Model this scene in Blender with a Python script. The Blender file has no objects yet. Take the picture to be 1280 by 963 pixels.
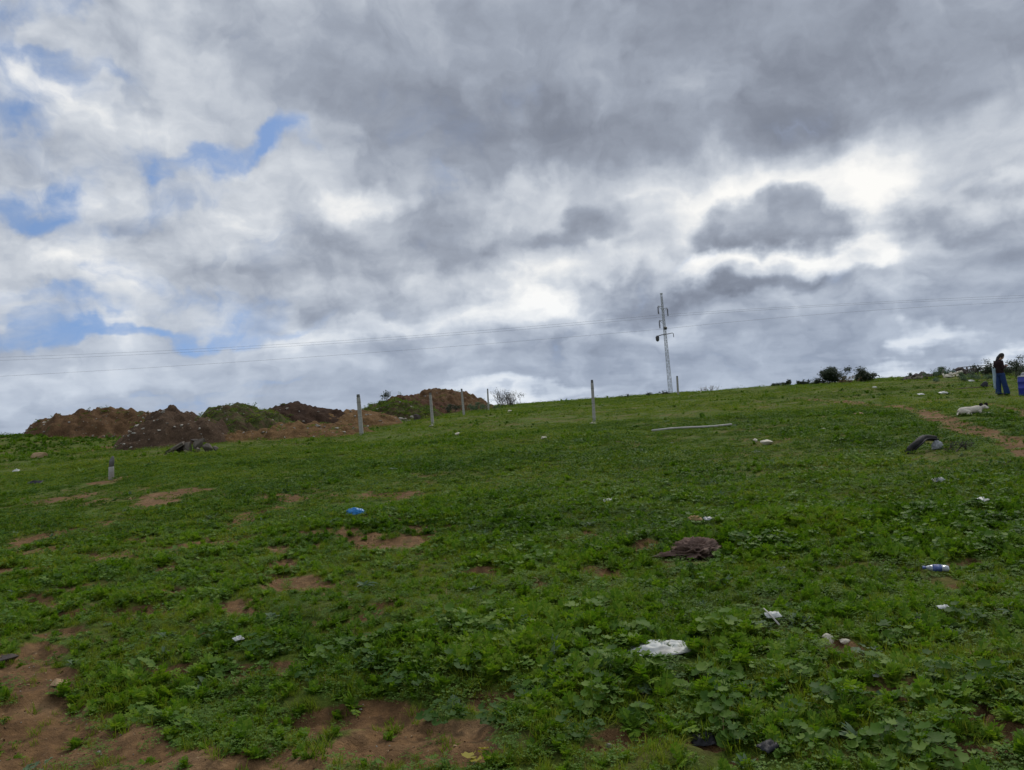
import bpy, bmesh, math, random
import numpy as np
from mathutils import Vector, Matrix, Quaternion

rad = math.radians
sc = bpy.context.scene
COL = sc.collection

# ---------------------------------------------------------------- camera
FPX, CX, CY = 1005.0, 640.0, 481.5
PITCH, ROLL = rad(1.39), rad(4.0)
CAM = np.array([0.0, 0.0, 1.6])
_f = np.array([0, math.cos(PITCH), math.sin(PITCH)])
_r0 = np.array([1.0, 0, 0]); _u0 = np.array([0, -math.sin(PITCH), math.cos(PITCH)])
_r = math.cos(ROLL) * _r0 - math.sin(ROLL) * _u0
_u = math.sin(ROLL) * _r0 + math.cos(ROLL) * _u0
cam_d = bpy.data.cameras.new('camera')
cam_d.sensor_width = 36.0
cam_d.lens = 36.0 * FPX / 1280.0
cam_d.clip_start = 0.05
cam_d.clip_end = 9000.0
cam = bpy.data.objects.new('camera', cam_d); COL.objects.link(cam)
cam.matrix_world = Matrix(((_r[0], _u[0], -_f[0], CAM[0]), (_r[1], _u[1], -_f[1], CAM[1]),
                           (_r[2], _u[2], -_f[2], CAM[2]), (0, 0, 0, 1)))
sc.camera = cam

def ray(px, py):
    d = _f + (px - CX) / FPX * _r + (CY - py) / FPX * _u
    return d / np.linalg.norm(d)
def azel(px, py):
    d = ray(px, py)
    return math.degrees(math.atan2(d[0], d[1])), math.degrees(math.asin(d[2]))

# ---------------------------------------------------------------- render / exposure
sc.render.engine = 'CYCLES'
sc.view_settings.view_transform = 'Standard'
sc.view_settings.look = 'None'
sc.view_settings.exposure = 0.0
sc.view_settings.gamma = 1.0
sc.view_settings.use_curve_mapping = False
sc.cycles.max_bounces = 6
sc.cycles.diffuse_bounces = 3
sc.cycles.glossy_bounces = 2
sc.cycles.transmission_bounces = 4
sc.cycles.transparent_max_bounces = 6
sc.cycles.use_denoising = True
sc.cycles.caustics_reflective = False
sc.cycles.caustics_refractive = False

# ---------------------------------------------------------------- sun (veiled by cloud, ahead and to the right)
SUN_AZ, SUN_EL = rad(24), rad(46)
sd = bpy.data.lights.new('sun', 'SUN'); sd.energy = 1.5; sd.angle = rad(10); sd.color = (1.0, 0.93, 0.82)
sun = bpy.data.objects.new('sun', sd); COL.objects.link(sun)
_sdir = Vector((math.sin(SUN_AZ) * math.cos(SUN_EL), math.cos(SUN_AZ) * math.cos(SUN_EL), math.sin(SUN_EL)))
sun.rotation_euler = _sdir.to_track_quat('Z', 'Y').to_euler()

# ---------------------------------------------------------------- sky
world = bpy.data.worlds.new('World'); sc.world = world; world.use_nodes = True
world.cycles.sampling_method = 'MANUAL'; world.cycles.sample_map_resolution = 512
wt = world.node_tree; wt.nodes.clear()
def N(t, **kw):
    n = wt.nodes.new(t)
    for k, v in kw.items(): setattr(n, k, v)
    return n
def L(a, b): wt.links.new(a, b)
def M(op, a, b=None, c=None, clamp=False):
    n = N('ShaderNodeMath', operation=op, use_clamp=clamp)
    for i, v in enumerate((a, b, c)):
        if v is None: continue
        if isinstance(v, (int, float)): n.inputs[i].default_value = v
        else: L(v, n.inputs[i])
    return n.outputs[0]
def SM(v, lo, hi, a=0.0, b=1.0):
    n = N('ShaderNodeMapRange', interpolation_type='SMOOTHSTEP')
    L(v, n.inputs[0])
    for i, x in enumerate((lo, hi, a, b)): n.inputs[i + 1].default_value = x
    return n.outputs[0]
tc = N('ShaderNodeTexCoord'); sep = N('ShaderNodeSeparateXYZ'); L(tc.outputs['Generated'], sep.inputs[0])
X, Y, Z = sep.outputs
az = M('MULTIPLY', M('ARCTAN2', X, Y), 57.29578)
el = M('MULTIPLY', M('ARCSINE', Z), 57.29578)
den = M('ADD', M('MAXIMUM', Z, 0.0), 0.16)
cp = N('ShaderNodeCombineXYZ'); L(M('DIVIDE', X, den), cp.inputs[0]); L(M('DIVIDE', Y, den), cp.inputs[1])
P = cp.outputs[0]
def noise(vec, scale, detail, rough=0.55, off=0.0, dist=0.0):
    n = N('ShaderNodeTexNoise', noise_dimensions='4D')
    L(vec, n.inputs['Vector']); n.inputs['W'].default_value = off
    n.inputs['Scale'].default_value = scale; n.inputs['Detail'].default_value = detail
    n.inputs['Roughness'].default_value = rough; n.inputs['Distortion'].default_value = dist
    return n
ae = N('ShaderNodeCombineXYZ'); L(az, ae.inputs[0]); L(el, ae.inputs[1])
# slow billow warp of the cloud map (degrees)
w1 = noise(P, 1.5, 5, 0.5, 3.1)
w2 = noise(ae.outputs[0], 0.16, 5, 0.52, 7.7)
def centred(node, amp):
    s = N('ShaderNodeVectorMath', operation='SUBTRACT'); L(node.outputs['Color'], s.inputs[0]); s.inputs[1].default_value = (.5, .5, .5)
    m = N('ShaderNodeVectorMath', operation='MULTIPLY'); L(s.outputs[0], m.inputs[0]); m.inputs[1].default_value = amp
    return m.outputs[0]
def vadd(a, b):
    n = N('ShaderNodeVectorMath', operation='ADD'); L(a, n.inputs[0]); L(b, n.inputs[1]); return n.outputs[0]
w3 = noise(ae.outputs[0], 0.42, 4, 0.5, 2.2)
W = vadd(vadd(vadd(ae.outputs[0], centred(w1, (9, 4.5, 0))), centred(w2, (9, 6, 0))), centred(w3, (4.5, 3.2, 0)))
DEG = 57.3 / FPX          # degrees per pixel near the axis
def blob(px, py, rx, ry, rot=0.0, lo=0.0, hi=1.0):
    a, e = azel(px, py)
    m = N('ShaderNodeMapping', vector_type='TEXTURE')
    L(W, m.inputs['Vector'])
    m.inputs['Location'].default_value = (a, e, 0)
    m.inputs['Rotation'].default_value = (0, 0, rad(rot))
    m.inputs['Scale'].default_value = (rx * DEG, ry * DEG, 1)
    g = N('ShaderNodeTexGradient', gradient_type='SPHERICAL'); L(m.outputs[0], g.inputs[0])
    return SM(g.outputs['Fac'], lo, hi)
def accumulate(base, lst):
    for (px, py, rx, ry, rot, lo, hi, amp) in lst:
        base = M('MULTIPLY_ADD', blob(px, py, rx, ry, rot, lo, hi), amp, base)
    return base
# cloud light and dark: (x, y, half-width, half-height, tilt, edge from, edge to, amount)
LIGHT = [
    # the heavy grey deck
    (820, 40, 760, 235, -3, 0, .75, -.30), (1130, 120, 380, 150, 0, 0, .8, -.14), (690, 195, 190, 110, -15, 0, .7, -.16),
    (440, 205, 110, 62, 0, 0, .6, -.13), (500, 312, 200, 62, 4, 0, .6, -.20), (610, 300, 120, 60, 0, 0, .6, -.10),
    (400, 60, 200, 90, 0, 0, .8, -.08),
    # dark scud in front of the bright break
    (965, 280, 118, 46, -3, .06, .5, -.50), (845, 368, 190, 48, -2, .04, .6, -.34), (965, 354, 60, 34, 0, .1, .6, -.20),
    (1200, 268, 120, 36, -4, 0, .8, -.30), (1130, 298, 100, 26, 3, 0, .9, -.20), (1220, 350, 220, 80, 0, 0, .9, -.18),
    (745, 282, 130, 26, 2, 0, .6, -.18),
    (1000, 440, 420, 60, 2, 0, .7, -.14), (740, 450, 260, 34, 3, 0, .6, -.12), (250, 505, 420, 36, 4, 0, .7, -.10),
    (210, 350, 110, 34, 0, 0, .7, -.10), (120, 150, 110, 40, 10, 0, .7, -.10), (380, 450, 260, 24, 4, 0, .6, -.10),
    # the bright break and lit rims
    (1060, 225, 200, 78, 5, 0, .9, .52), (880, 240, 180, 66, 8, 0, .9, .44), (1000, 322, 230, 34, 2, 0, .6, .50),
    (700, 340, 110, 60, 5, 0, .9, .30), (800, 340, 60, 40, 0, .1, .6, .2), (1182, 410, 52, 24, 0, 0, .8, .5), (640, 262, 120, 48, 10, 0, .7, .26),
    (452, 258, 60, 36, 0, 0, .9, .28), (625, 112, 80, 46, 30, 0, .8, .13), (1260, 240, 80, 26, 0, 0, .9, .28),
    (700, 390, 190, 26, 5, 0, .7, .2), (1200, 458, 220, 17, 4, 0, .9, .34), (640, 492, 130, 20, 4, 0, .7, .24), (540, 400, 200, 22, 8, 0, .7, .16),
    # sunlit heaps on the left
    (90, 125, 200, 70, 8, 0, .9, .15), (70, 305, 150, 62, 0, 0, .9, .17), (300, 300, 120, 50, 10, 0, .9, .12), (210, 160, 110, 60, 10, 0, .9, .06),
    (400, 185, 90, 60, 30, .05, .7, .16), (130, 345, 110, 40, 0, .1, .7, .12), (280, 465, 300, 26, 4, 0, .7, .10), (420, 420, 140, 26, 5, 0, .7, .16),
]
# breaks where blue sky shows: same columns
GAPS = [
    (130, 230, 420, 300, 0, 0, .8, .16), (60, 120, 200, 40, 12, 0, .9, .22), (230, 255, 160, 22, 20, 0, .9, .25), (200, 372, 200, 16, 4, 0, .9, .3),
    (285, 190, 150, 27, 24, 0, .8, .72), (365, 163, 60, 28, 20, 0, .8, .46), (0, 258, 110, 24, 4, 0, .8, .60), (80, 242, 46, 20, 10, 0, .8, .36),
    (140, 414, 280, 17, 1, 0, .8, .66), (320, 388, 80, 26, 8, 0, .8, .50), (40, 388, 130, 18, 0, 0, .8, .44), (345, 410, 120, 15, 5, 0, .8, .44),
    (12, 50, 56, 56, 0, 0, .8, .62), (105, 92, 80, 16, -6, 0, .8, .46), (85, 18, 70, 24, 10, 0, .8, .50), (190, 207, 60, 30, 0, 0, .8, .46),
    (885, 326, 40, 16, 0, 0, .7, .35), (165, 345, 50, 26, 0, 0, .7, .35), (250, 498, 200, 12, 4, 0, .7, .3), (20, 160, 60, 20, 10, 0, .8, .3),
]
nA = noise(P, 2.3, 6, 0.52, 1.3, 0.3).outputs['Fac']
nB = noise(W, 0.17, 6, 0.54, 5.2, 0.4).outputs['Fac']
nC = noise(W, 0.45, 5, 0.52, 9.4, 0.3).outputs['Fac']
# cloud heaps: wider than tall, lit on the side towards the veiled sun
cu = N('ShaderNodeVectorMath', operation='MULTIPLY'); L(ae.outputs[0], cu.inputs[0]); cu.inputs[1].default_value = (1.0, 1.75, 1.0)
CU = vadd(cu.outputs[0], centred(w2, (5, 5, 0)))
def emboss(scale, off, dx, dy, det=5, ro=.5):
    sh = N('ShaderNodeVectorMath', operation='ADD'); L(CU, sh.inputs[0]); sh.inputs[1].default_value = (dx, dy, 0)
    return M('SUBTRACT', noise(CU, scale, det, ro, off, .35).outputs['Fac'], noise(sh.outputs[0], scale, det, ro, off, .35).outputs['Fac'])
lowk = SM(el, 0.0, 9.0, 0.35, 1.0)
deck = M('MULTIPLY', lowk, M('MULTIPLY_ADD', blob(860, 60, 800, 300, -3, 0, .5), -0.62, 1.0))     # the deck is even, the broken cloud is heaped
B = M('MULTIPLY_ADD', M('MULTIPLY', M('SUBTRACT', nA, .5), lowk), 0.48, .70)
B = M('MULTIPLY_ADD', M('SUBTRACT', nB, .5), 0.75, B)
B = M('MULTIPLY_ADD', M('MULTIPLY', M('SUBTRACT', nC, .5), deck), 0.28, B)
B = M('MULTIPLY_ADD', M('MULTIPLY', emboss(.11, 6.6, 1.7, 1.9), deck), 1.25, B)
B = M('MULTIPLY_ADD', M('MULTIPLY', emboss(.30, 2.9, .7, .8), deck), 0.42, B)
B = accumulate(B, LIGHT)
G = M('MULTIPLY_ADD', M('SUBTRACT', nA, .5), -0.9, .04)
G = M('MULTIPLY_ADD', M('SUBTRACT', nB, .5), -0.8, G)
G = M('MULTIPLY_ADD', M('SUBTRACT', nC, .5), -0.7, G)
G = accumulate(G, GAPS)
veil = SM(noise(CU, .16, 6, .6, 4.4, .5).outputs['Fac'], .36, .62, .35, 1.0)      # thin cloud drifting across the blue
gap = M('MULTIPLY', SM(G, .16, 1.0, 0., 1.0), veil)
ramp = N('ShaderNodeValToRGB'); L(M('MULTIPLY', B, .86), ramp.inputs[0])
def lin(c):
    return tuple((v / 255 / 12.92 if v / 255 <= .04045 else ((v / 255 + .055) / 1.055) ** 2.4) for v in c) + (1,)
stops = [(0.0, (110, 116, 129)), (.22, (135, 142, 156)), (.40, (158, 166, 180)), (.58, (186, 193, 204)), (.76, (212, 217, 224)), (1.0, (253, 252, 249))]
el_ = ramp.color_ramp.elements
while len(el_) < len(stops): el_.new(.5)
for e, (p, c) in zip(el_, stops): e.position = p; e.color = lin(c)
STR = 0.10
cl = N('ShaderNodeVectorMath', operation='SCALE'); L(ramp.outputs[0], cl.inputs[0]); cl.inputs['Scale'].default_value = 1.0 / STR
sky = N('ShaderNodeTexSky', sky_type='NISHITA'); sky.sun_disc = False
sky.sun_elevation = SUN_EL; sky.sun_rotation = SUN_AZ; sky.air_density = 1.0; sky.dust_density = 0.3; sky.ozone_density = 3.0
hv = N('ShaderNodeCombineXYZ'); L(X, hv.inputs[0]); L(Y, hv.inputs[1]); L(M('ADD', Z, 0.35), hv.inputs[2])
hn = N('ShaderNodeVectorMath', operation='NORMALIZE'); L(hv.outputs[0], hn.inputs[0]); L(hn.outputs[0], sky.inputs[0])
skv = N('ShaderNodeVectorMath', operation='SCALE'); L(sky.outputs[0], skv.inputs[0]); skv.inputs['Scale'].default_value = 1.28
low = N('ShaderNodeMix', data_type='RGBA', blend_type='MULTIPLY'); L(SM(el, 1.0, 11.0, 1.0, 0.0), low.inputs['Factor'])
L(cl.outputs[0], low.inputs[6]); low.inputs[7].default_value = (0.90, 0.95, 1.02, 1)
mix = N('ShaderNodeMix', data_type='RGBA'); L(gap, mix.inputs['Factor']); L(low.outputs[2], mix.inputs[6]); L(skv.outputs[0], mix.inputs[7])
bg = N('ShaderNodeBackground'); L(mix.outputs[2], bg.inputs[0]); bg.inputs[1].default_value = STR
wo = N('ShaderNodeOutputWorld'); L(bg.outputs[0], wo.inputs[0])
# ================================================================ helpers
rng = np.random.default_rng(11)
random.seed(11)

def _hash(i, j, seed):
    n = (i.astype(np.int64) * 374761393 + j.astype(np.int64) * 668265263 + seed * 974634777) & 0x7fffffff
    n = ((n ^ (n >> 13)) * 1274126177) & 0x7fffffff
    return ((n ^ (n >> 16)) & 0xffff) / 65535.0
def vnoise(x, y, seed=0):
    x = np.asarray(x, float); y = np.asarray(y, float)
    xi = np.floor(x); yi = np.floor(y); fx = x - xi; fy = y - yi
    ux = fx * fx * fx * (fx * (fx * 6 - 15) + 10); uy = fy * fy * fy * (fy * (fy * 6 - 15) + 10)
    xi = xi.astype(np.int64); yi = yi.astype(np.int64)
    a = _hash(xi, yi, seed); b = _hash(xi + 1, yi, seed); c = _hash(xi, yi + 1, seed); d = _hash(xi + 1, yi + 1, seed)
    return (a * (1 - ux) + b * ux) * (1 - uy) + (c * (1 - ux) + d * ux) * uy
def fbm(x, y, scale, octv=4, seed=0, gain=.5):
    """centred fractal noise, about -0.5..0.5; scale = size of the largest lumps in metres"""
    x = np.asarray(x, float) / scale; y = np.asarray(y, float) / scale
    s = np.zeros(np.broadcast(x, y).shape); a = 1.0; t = 0.0
    for o in range(octv):
        s = s + a * (vnoise(x, y, seed + o * 17) - .5); t += a; a *= gain
        x = x * 2.03 + 5.1; y = y * 2.03 + 1.7
    return s / t * 1.6
def sstep(v, lo, hi):
    t = np.clip((v - lo) / (hi - lo), 0, 1); return t * t * (3 - 2 * t)

# ================================================================ terrain height
def base_height(x, y):
    x = np.asarray(x, float); y = np.asarray(y, float)
    k = 0.0170
    up = np.where(y < 0, 0.006 * y, np.where(y < 70, k * y, 0))
    t = np.clip((y - 70) / 40.0, 0, 1)
    crest = k * 70 + k * 40 * (t - t * t / 2)
    z = np.where(y < 70, up, crest)
    fall = np.clip(y - 110, 0, None)
    z = z - 14.0 * (1 - np.exp(-(fall / 260.0) ** 1.5))
    side = np.clip(np.abs(x) - 120, 0, None)
    z = z - 8.0 * (1 - np.exp(-(side / 300.0) ** 1.5))
    back = np.clip(-y - 80, 0, None)
    z = z - 6.0 * (1 - np.exp(-(back / 300.0) ** 1.5))
    return z
BUMPS = []      # (x, y, sx, sy, amount)
def height0(x, y):
    z = base_height(x, y)
    for (bx, by, sx, sy, am) in BUMPS:
        z = z + am * np.exp(-((x - bx) / sx) ** 2 - ((y - by) / sy) ** 2)
    r = np.hypot(x, y)
    far = sstep(r, 8, 40)
    z = z + fbm(x, y, 9.0, 2, 3) * (0.05 + 0.14 * far) + fbm(x, y, 2.2, 3, 21) * 0.11
    return z
def at0(px, py, hf=None):
    """the point of the ground that the ray through a picture point meets"""
    hf = hf or height0
    d = ray(px, py)
    t = np.geomspace(1.2, 400, 5000)
    x = CAM[0] + d[0] * t; y = CAM[1] + d[1] * t; z = CAM[2] + d[2] * t
    below = np.nonzero(z < hf(x, y))[0]
    i = below[0] if len(below) else len(t) - 1
    if i == 0: return x[0], y[0]
    lo, hi = t[i - 1], t[i]
    for _ in range(24):
        m = (lo + hi) / 2
        if CAM[2] + d[2] * m < float(hf(np.array(CAM[0] + d[0] * m), np.array(CAM[1] + d[1] * m))): hi = m
        else: lo = m
    return CAM[0] + d[0] * hi, CAM[1] + d[1] * hi
def dist_x(px, Yd):
    """sideways position of a picture column at a distance"""
    d = ray(px, 500 - 0.07 * (px - 640)); return d[0] / d[1] * Yd

BUMPS += [(dist_x(-30, 47), 49.0, 9.0, 8.0, 1.05),      # grassy bank at the far left
          (dist_x(985, 70), 72.0, 7.0, 9.0, 0.30), (dist_x(1230, 52), 54.0, 10.0, 9.0, 0.55), (dist_x(1130, 66), 68., 6., 8., -.30),
          (dist_x(985, 9), 8.6, 1.7, 0.5, 0.10), (dist_x(560, 4.6), 4.9, 0.9, 0.45, 0.07)]

# ---- bare soil: picture ellipse -> ground ellipse
SOIL_PX = [ # x, y, rx, ry
    (430, 905, 85, 24), (520, 925, 75, 22), (480, 945, 90, 18), (300, 848, 55, 11), (215, 838, 45, 9), (600, 872, 32, 9), (572, 948, 40, 14),
    (778, 912, 45, 17), (745, 945, 50, 10), (690, 768, 17, 7), (490, 679, 30, 7), (385, 666, 40, 5), (448, 649, 16, 4), (255, 682, 48, 9),
    (100, 694, 22, 5), (800, 681, 17, 8), (1195, 900, 45, 17), (1235, 918, 35, 14), (1105, 855, 32, 10), (960, 812, 38, 8), (1060, 815, 22, 7), (1250, 935, 40, 12),
    (60, 755, 30, 7), (215, 705, 28, 5), (385, 732, 50, 8), (330, 725, 26, 5), (890, 803, 20, 8), (600, 716, 26, 7), (1095, 930, 26, 10), (1180, 948, 40, 9),
    (25, 822, 42, 10), (70, 850, 50, 10), (50, 800, 40, 8), (145, 800, 26, 6), (165, 893, 30, 8), (140, 560, 18, 3), (140, 601, 14, 4), (340, 690, 30, 4),
    (560, 660, 20, 3), (200, 770, 30, 6), (100, 735, 36, 5), (470, 760, 24, 4), (700, 705, 15, 4), (930, 960, 30, 7), (870, 935, 40, 8),
    (150, 650, 30, 3), (40, 690, 30, 4), (1250, 800, 18, 6), (300, 760, 24, 4), (880, 692, 36, 6), (640, 740, 18, 3)] + [(241, 689, 17, 6), (490, 651, 16, 4), (20, 714, 31, 6), (60, 668, 30, 5), (283, 656, 17, 5), (219, 618, 34, 5), (278, 661, 19, 5), (296, 772, 37, 6), (88, 767, 24, 7), (518, 675, 19, 5), (484, 683, 16, 5), (7, 686, 32, 5), (520, 661, 27, 6), (295, 722, 28, 6), (238, 690, 22, 4), (83, 623, 28, 5), (482, 791, 24, 6), (200, 629, 27, 5), (451, 682, 19, 5), (446, 762, 24, 6), (331, 637, 15, 5), (284, 761, 33, 6), (125, 696, 19, 5), (470, 618, 15, 5), (84, 685, 37, 5), (18, 694, 23, 5), (156, 778, 27, 5), (300, 770, 20, 7), (299, 646, 22, 6), (162, 696, 32, 4), (372, 623, 28, 5), (373, 704, 23, 5), (449, 665, 27, 5), (116, 627, 15, 4), (172, 764, 35, 6), (41, 751, 29, 6), (329, 621, 17, 5), (419, 778, 20, 7), (206, 673, 28, 6), (503, 621, 21, 6), (454, 675, 34, 6), (220, 739, 20, 5), (37, 677, 22, 5), (213, 671, 27, 5), (145, 695, 15, 5), (119, 757, 26, 5), (1046, 838, 13, 5), (755, 724, 17, 5), (1212, 881, 24, 6), (862, 855, 20, 4), (1210, 777, 17, 5), (1048, 678, 16, 6), (1224, 737, 12, 5), (1174, 705, 24, 5), (1223, 670, 14, 6), (1190, 877, 21, 5), (953, 839, 15, 4), (756, 720, 12, 6), (803, 699, 18, 5), (767, 667, 15, 4), (1227, 809, 20, 5), (1079, 865, 12, 4)]
SOIL = []
for (px, py, rx, ry) in SOIL_PX:
    cx_, cy_ = at0(px, py); x1, y1 = at0(px + rx, py - .07 * rx); x2, y2 = at0(px, py + ry); x3, y3 = at0(px, py - ry)
    SOIL.append((cx_, (y2 + y3) / 2, abs(x1 - cx_), max(abs(y3 - y2) / 2, .06)))
# ---- dirt track under the photographer's feet: its upper edge
TRACK = np.array([at0(px, py) for (px, py) in ((-200, 770), (0, 824), (60, 864), (130, 893), (230, 924), (330, 948), (410, 976), (440, 1100))])
TRACK = TRACK[np.argsort(TRACK[:, 0])]
# ---- worn footpath on the right
PATH = np.array([at0(px, py) for (px, py) in ((1012, 499), (1060, 503), (1120, 509), (1165, 521), (1200, 533), (1240, 545), (1290, 558), (1350, 578))])
PATHW = np.array([.40, .46, .48, .42, .38, .37, .40, .42])
PATH2 = np.array([at0(px, py) for (px, py) in ((1232, 505), (1262, 511), (1290, 519), (1340, 532))])
def seg_dist(x, y, pts, w):
    best = np.full(np.shape(x), -9.0)
    for i in range(len(pts) - 1):
        a, b = pts[i], pts[i + 1]; ab = b - a; l2 = (ab ** 2).sum()
        t = np.clip(((x - a[0]) * ab[0] + (y - a[1]) * ab[1]) / l2, 0, 1)
        d = np.hypot(x - a[0] - t * ab[0], y - a[1] - t * ab[1]); ww = w[i] + t * (w[i + 1] - w[i])
        best = np.maximum(best, 1 - d / ww)
    return best
def soil_masks(x, y):
    """patches, track, path, each about -1 (grown over) .. 1 (bare)"""
    x = np.asarray(x, float); y = np.asarray(y, float)
    r = np.hypot(x, y)
    wx = x + fbm(x, y, .55, 3, 71) * .32 * np.clip(r / 5, .6, 2); wy = y + fbm(x, y, .55, 3, 91) * .32 * np.clip(r / 5, .6, 2)
    m = np.full(x.shape, -1.0)
    near = r < 40
    for (cx_, cy_, rx, ry) in SOIL:
        d = np.hypot((wx - cx_) / (rx * 1.12), (wy - cy_) / (ry * 1.12))
        m = np.maximum(m, 1 - d)
    edge = np.interp(wx, TRACK[:, 0], TRACK[:, 1])
    tr = np.clip((edge - wy) / .25, -1, 1)
    tr = np.where((x > 0.9) | (y < -6), np.minimum(tr, np.clip((-1.2 - y) / .4, -1, 1)), tr)
    tr = np.where(x > TRACK[-1, 0] + .2, np.clip((1.6 - wy) / .3, -1, 1), tr)
    qx, qy = x + (wx - x) * .35, y + (wy - y) * .35
    pa = np.maximum(seg_dist(qx, qy, PATH, PATHW), seg_dist(qx, qy, PATH2, np.array([.35, .4, .4, .4])))
    return m, tr, pa
def height(x, y):
    z = height0(x, y)
    m, tr, pa = soil_masks(x, y)
    r = np.hypot(x, y)
    z = z - .055 * sstep(m, -.1, .5) * np.clip(1.4 - r / 14, 0, 1) - .03 * sstep(tr, 0, .8) - .06 * sstep(pa, -.1, .6)
    nearw = np.clip(1.3 - r / 16, 0, 1)
    bare = np.maximum(sstep(m, -.1, .3), sstep(tr, -.2, .5))
    z = z + nearw * (fbm(x, y, .42, 3, 41) * .075 + bare * fbm(x, y, .12, 4, 43, .62) * .040)
    return z
def at(px, py):
    x, y = at0(px, py, height)
    return Vector((x, y, float(height(np.array(x), np.array(y)))))
def gz(x, y): return float(height(np.array(float(x)), np.array(float(y))))

# ================================================================ materials
MATS = {}
class MT:
    """small wrapper to write node materials"""
    def __init__(s, name):
        s.m = bpy.data.materials.new(name); s.m.use_nodes = True; s.t = s.m.node_tree; s.t.nodes.clear(); MATS[name] = s.m
    def n(s, t, **kw):
        n = s.t.nodes.new(t)
        for k, v in kw.items(): setattr(n, k, v)
        return n
    def put(s, sock, v):
        if isinstance(v, bpy.types.NodeSocket): s.t.links.new(v, sock)
        else:
            if isinstance(v, tuple) and len(v) == 3 and len(sock.default_value) == 4: v = v + (1,)
            sock.default_value = v
    def noise(s, vec, scale, detail=4, rough=.55, out='Fac', dist=0.):
        n = s.n('ShaderNodeTexNoise'); s.put(n.inputs['Vector'], vec)
        n.inputs['Scale'].default_value = scale; n.inputs['Detail'].default_value = detail; n.inputs['Roughness'].default_value = rough
        n.inputs['Distortion'].default_value = dist
        return n.outputs[out]
    def ramp(s, fac, stops):
        n = s.n('ShaderNodeValToRGB'); s.put(n.inputs[0], fac); e = n.color_ramp.elements
        while len(e) < len(stops): e.new(.5)
        for q, (p, c) in zip(e, stops): q.position = p; q.color = tuple(c) + (1,)
        return n.outputs[0]
    def mix(s, fac, a, b, blend='MIX'):
        n = s.n('ShaderNodeMix', data_type='RGBA', blend_type=blend); s.put(n.inputs[0], fac); s.put(n.inputs[6], a); s.put(n.inputs[7], b); return n.outputs[2]
    def math(s, op, a, b=0.):
        n = s.n('ShaderNodeMath', operation=op); s.put(n.inputs[0], a); s.put(n.inputs[1], b); return n.outputs[0]
    def smooth(s, v, lo, hi, a=0., b=1.):
        n = s.n('ShaderNodeMapRange', interpolation_type='SMOOTHSTEP'); s.put(n.inputs[0], v)
        for i, q in enumerate((lo, hi, a, b)): n.inputs[i + 1].default_value = q
        return n.outputs[0]
    def attr(s, name, kind='GEOMETRY', out='Fac'):
        n = s.n('ShaderNodeAttribute', attribute_name=name, attribute_type=kind); return n.outputs[out]
    def obj(s): return s.n('ShaderNodeTexCoord').outputs['Object']
    def pos(s): return s.n('ShaderNodeNewGeometry').outputs['Position']
    def bump(s, h, strength=.5, dist=.02):
        n = s.n('ShaderNodeBump'); s.put(n.inputs['Height'], h); n.inputs['Strength'].default_value = strength; n.inputs['Distance'].default_value = dist; return n.outputs[0]
    def done(s, color, rough=.9, normal=None, metallic=0., spec=.3, alpha=None, trans=None):
        b = s.n('ShaderNodeBsdfPrincipled'); s.put(b.inputs['Base Color'], color); s.put(b.inputs['Roughness'], rough)
        s.put(b.inputs['Metallic'], metallic); s.put(b.inputs['Specular IOR Level'], spec)
        if normal is not None: s.put(b.inputs['Normal'], normal)
        if trans is not None: s.put(b.inputs['Transmission Weight'], trans)
        o = s.n('ShaderNodeOutputMaterial'); s.t.links.new(b.outputs[0], o.inputs[0]); return s.m

def soil_colour(t, P_, a, b, c):
    n1 = t.noise(P_, 1.7, 5); n2 = t.noise(P_, 14., 5, .65)
    base = t.ramp(n1, ((.3, a), (.52, b), (.75, c)))
    return t.mix(t.smooth(n2, .35, .72), t.mix(.5, base, (0.030, 0.018, 0.011)), base), n2
t = MT('ground_earth')
P_ = t.pos()
soilc, sn = soil_colour(t, P_, (0.180, 0.098, 0.043), (0.262, 0.152, 0.070), (0.340, 0.218, 0.115))
turf = t.ramp(t.noise(P_, 6., 5, .7), ((.30, (0.034, 0.052, 0.008)), (.5, (0.078, 0.122, 0.014)), (.72, (0.130, 0.165, 0.024))))
turf = t.mix(t.smooth(t.noise(P_, .8, 4, .6), .42, .70, 0., .55), turf, soilc)
m_ = t.smooth(t.math('ADD', t.attr('soil'), t.math('MULTIPLY', t.math('SUBTRACT', t.noise(P_, 9., 4, .7), .5), .9)), .25, .62)
stone = t.smooth(t.noise(P_, 55., 3, .6), .66, .74, 0., .5)
col_ = t.mix(m_, turf, t.mix(stone, soilc, (0.30, 0.22, 0.15)))
h_ = t.math('ADD', t.noise(P_, 26., 5, .68), t.math('MULTIPLY', t.noise(P_, 90., 3, .6), .35))
t.done(col_, .95, t.bump(h_, .9, .035), spec=.15)

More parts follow.
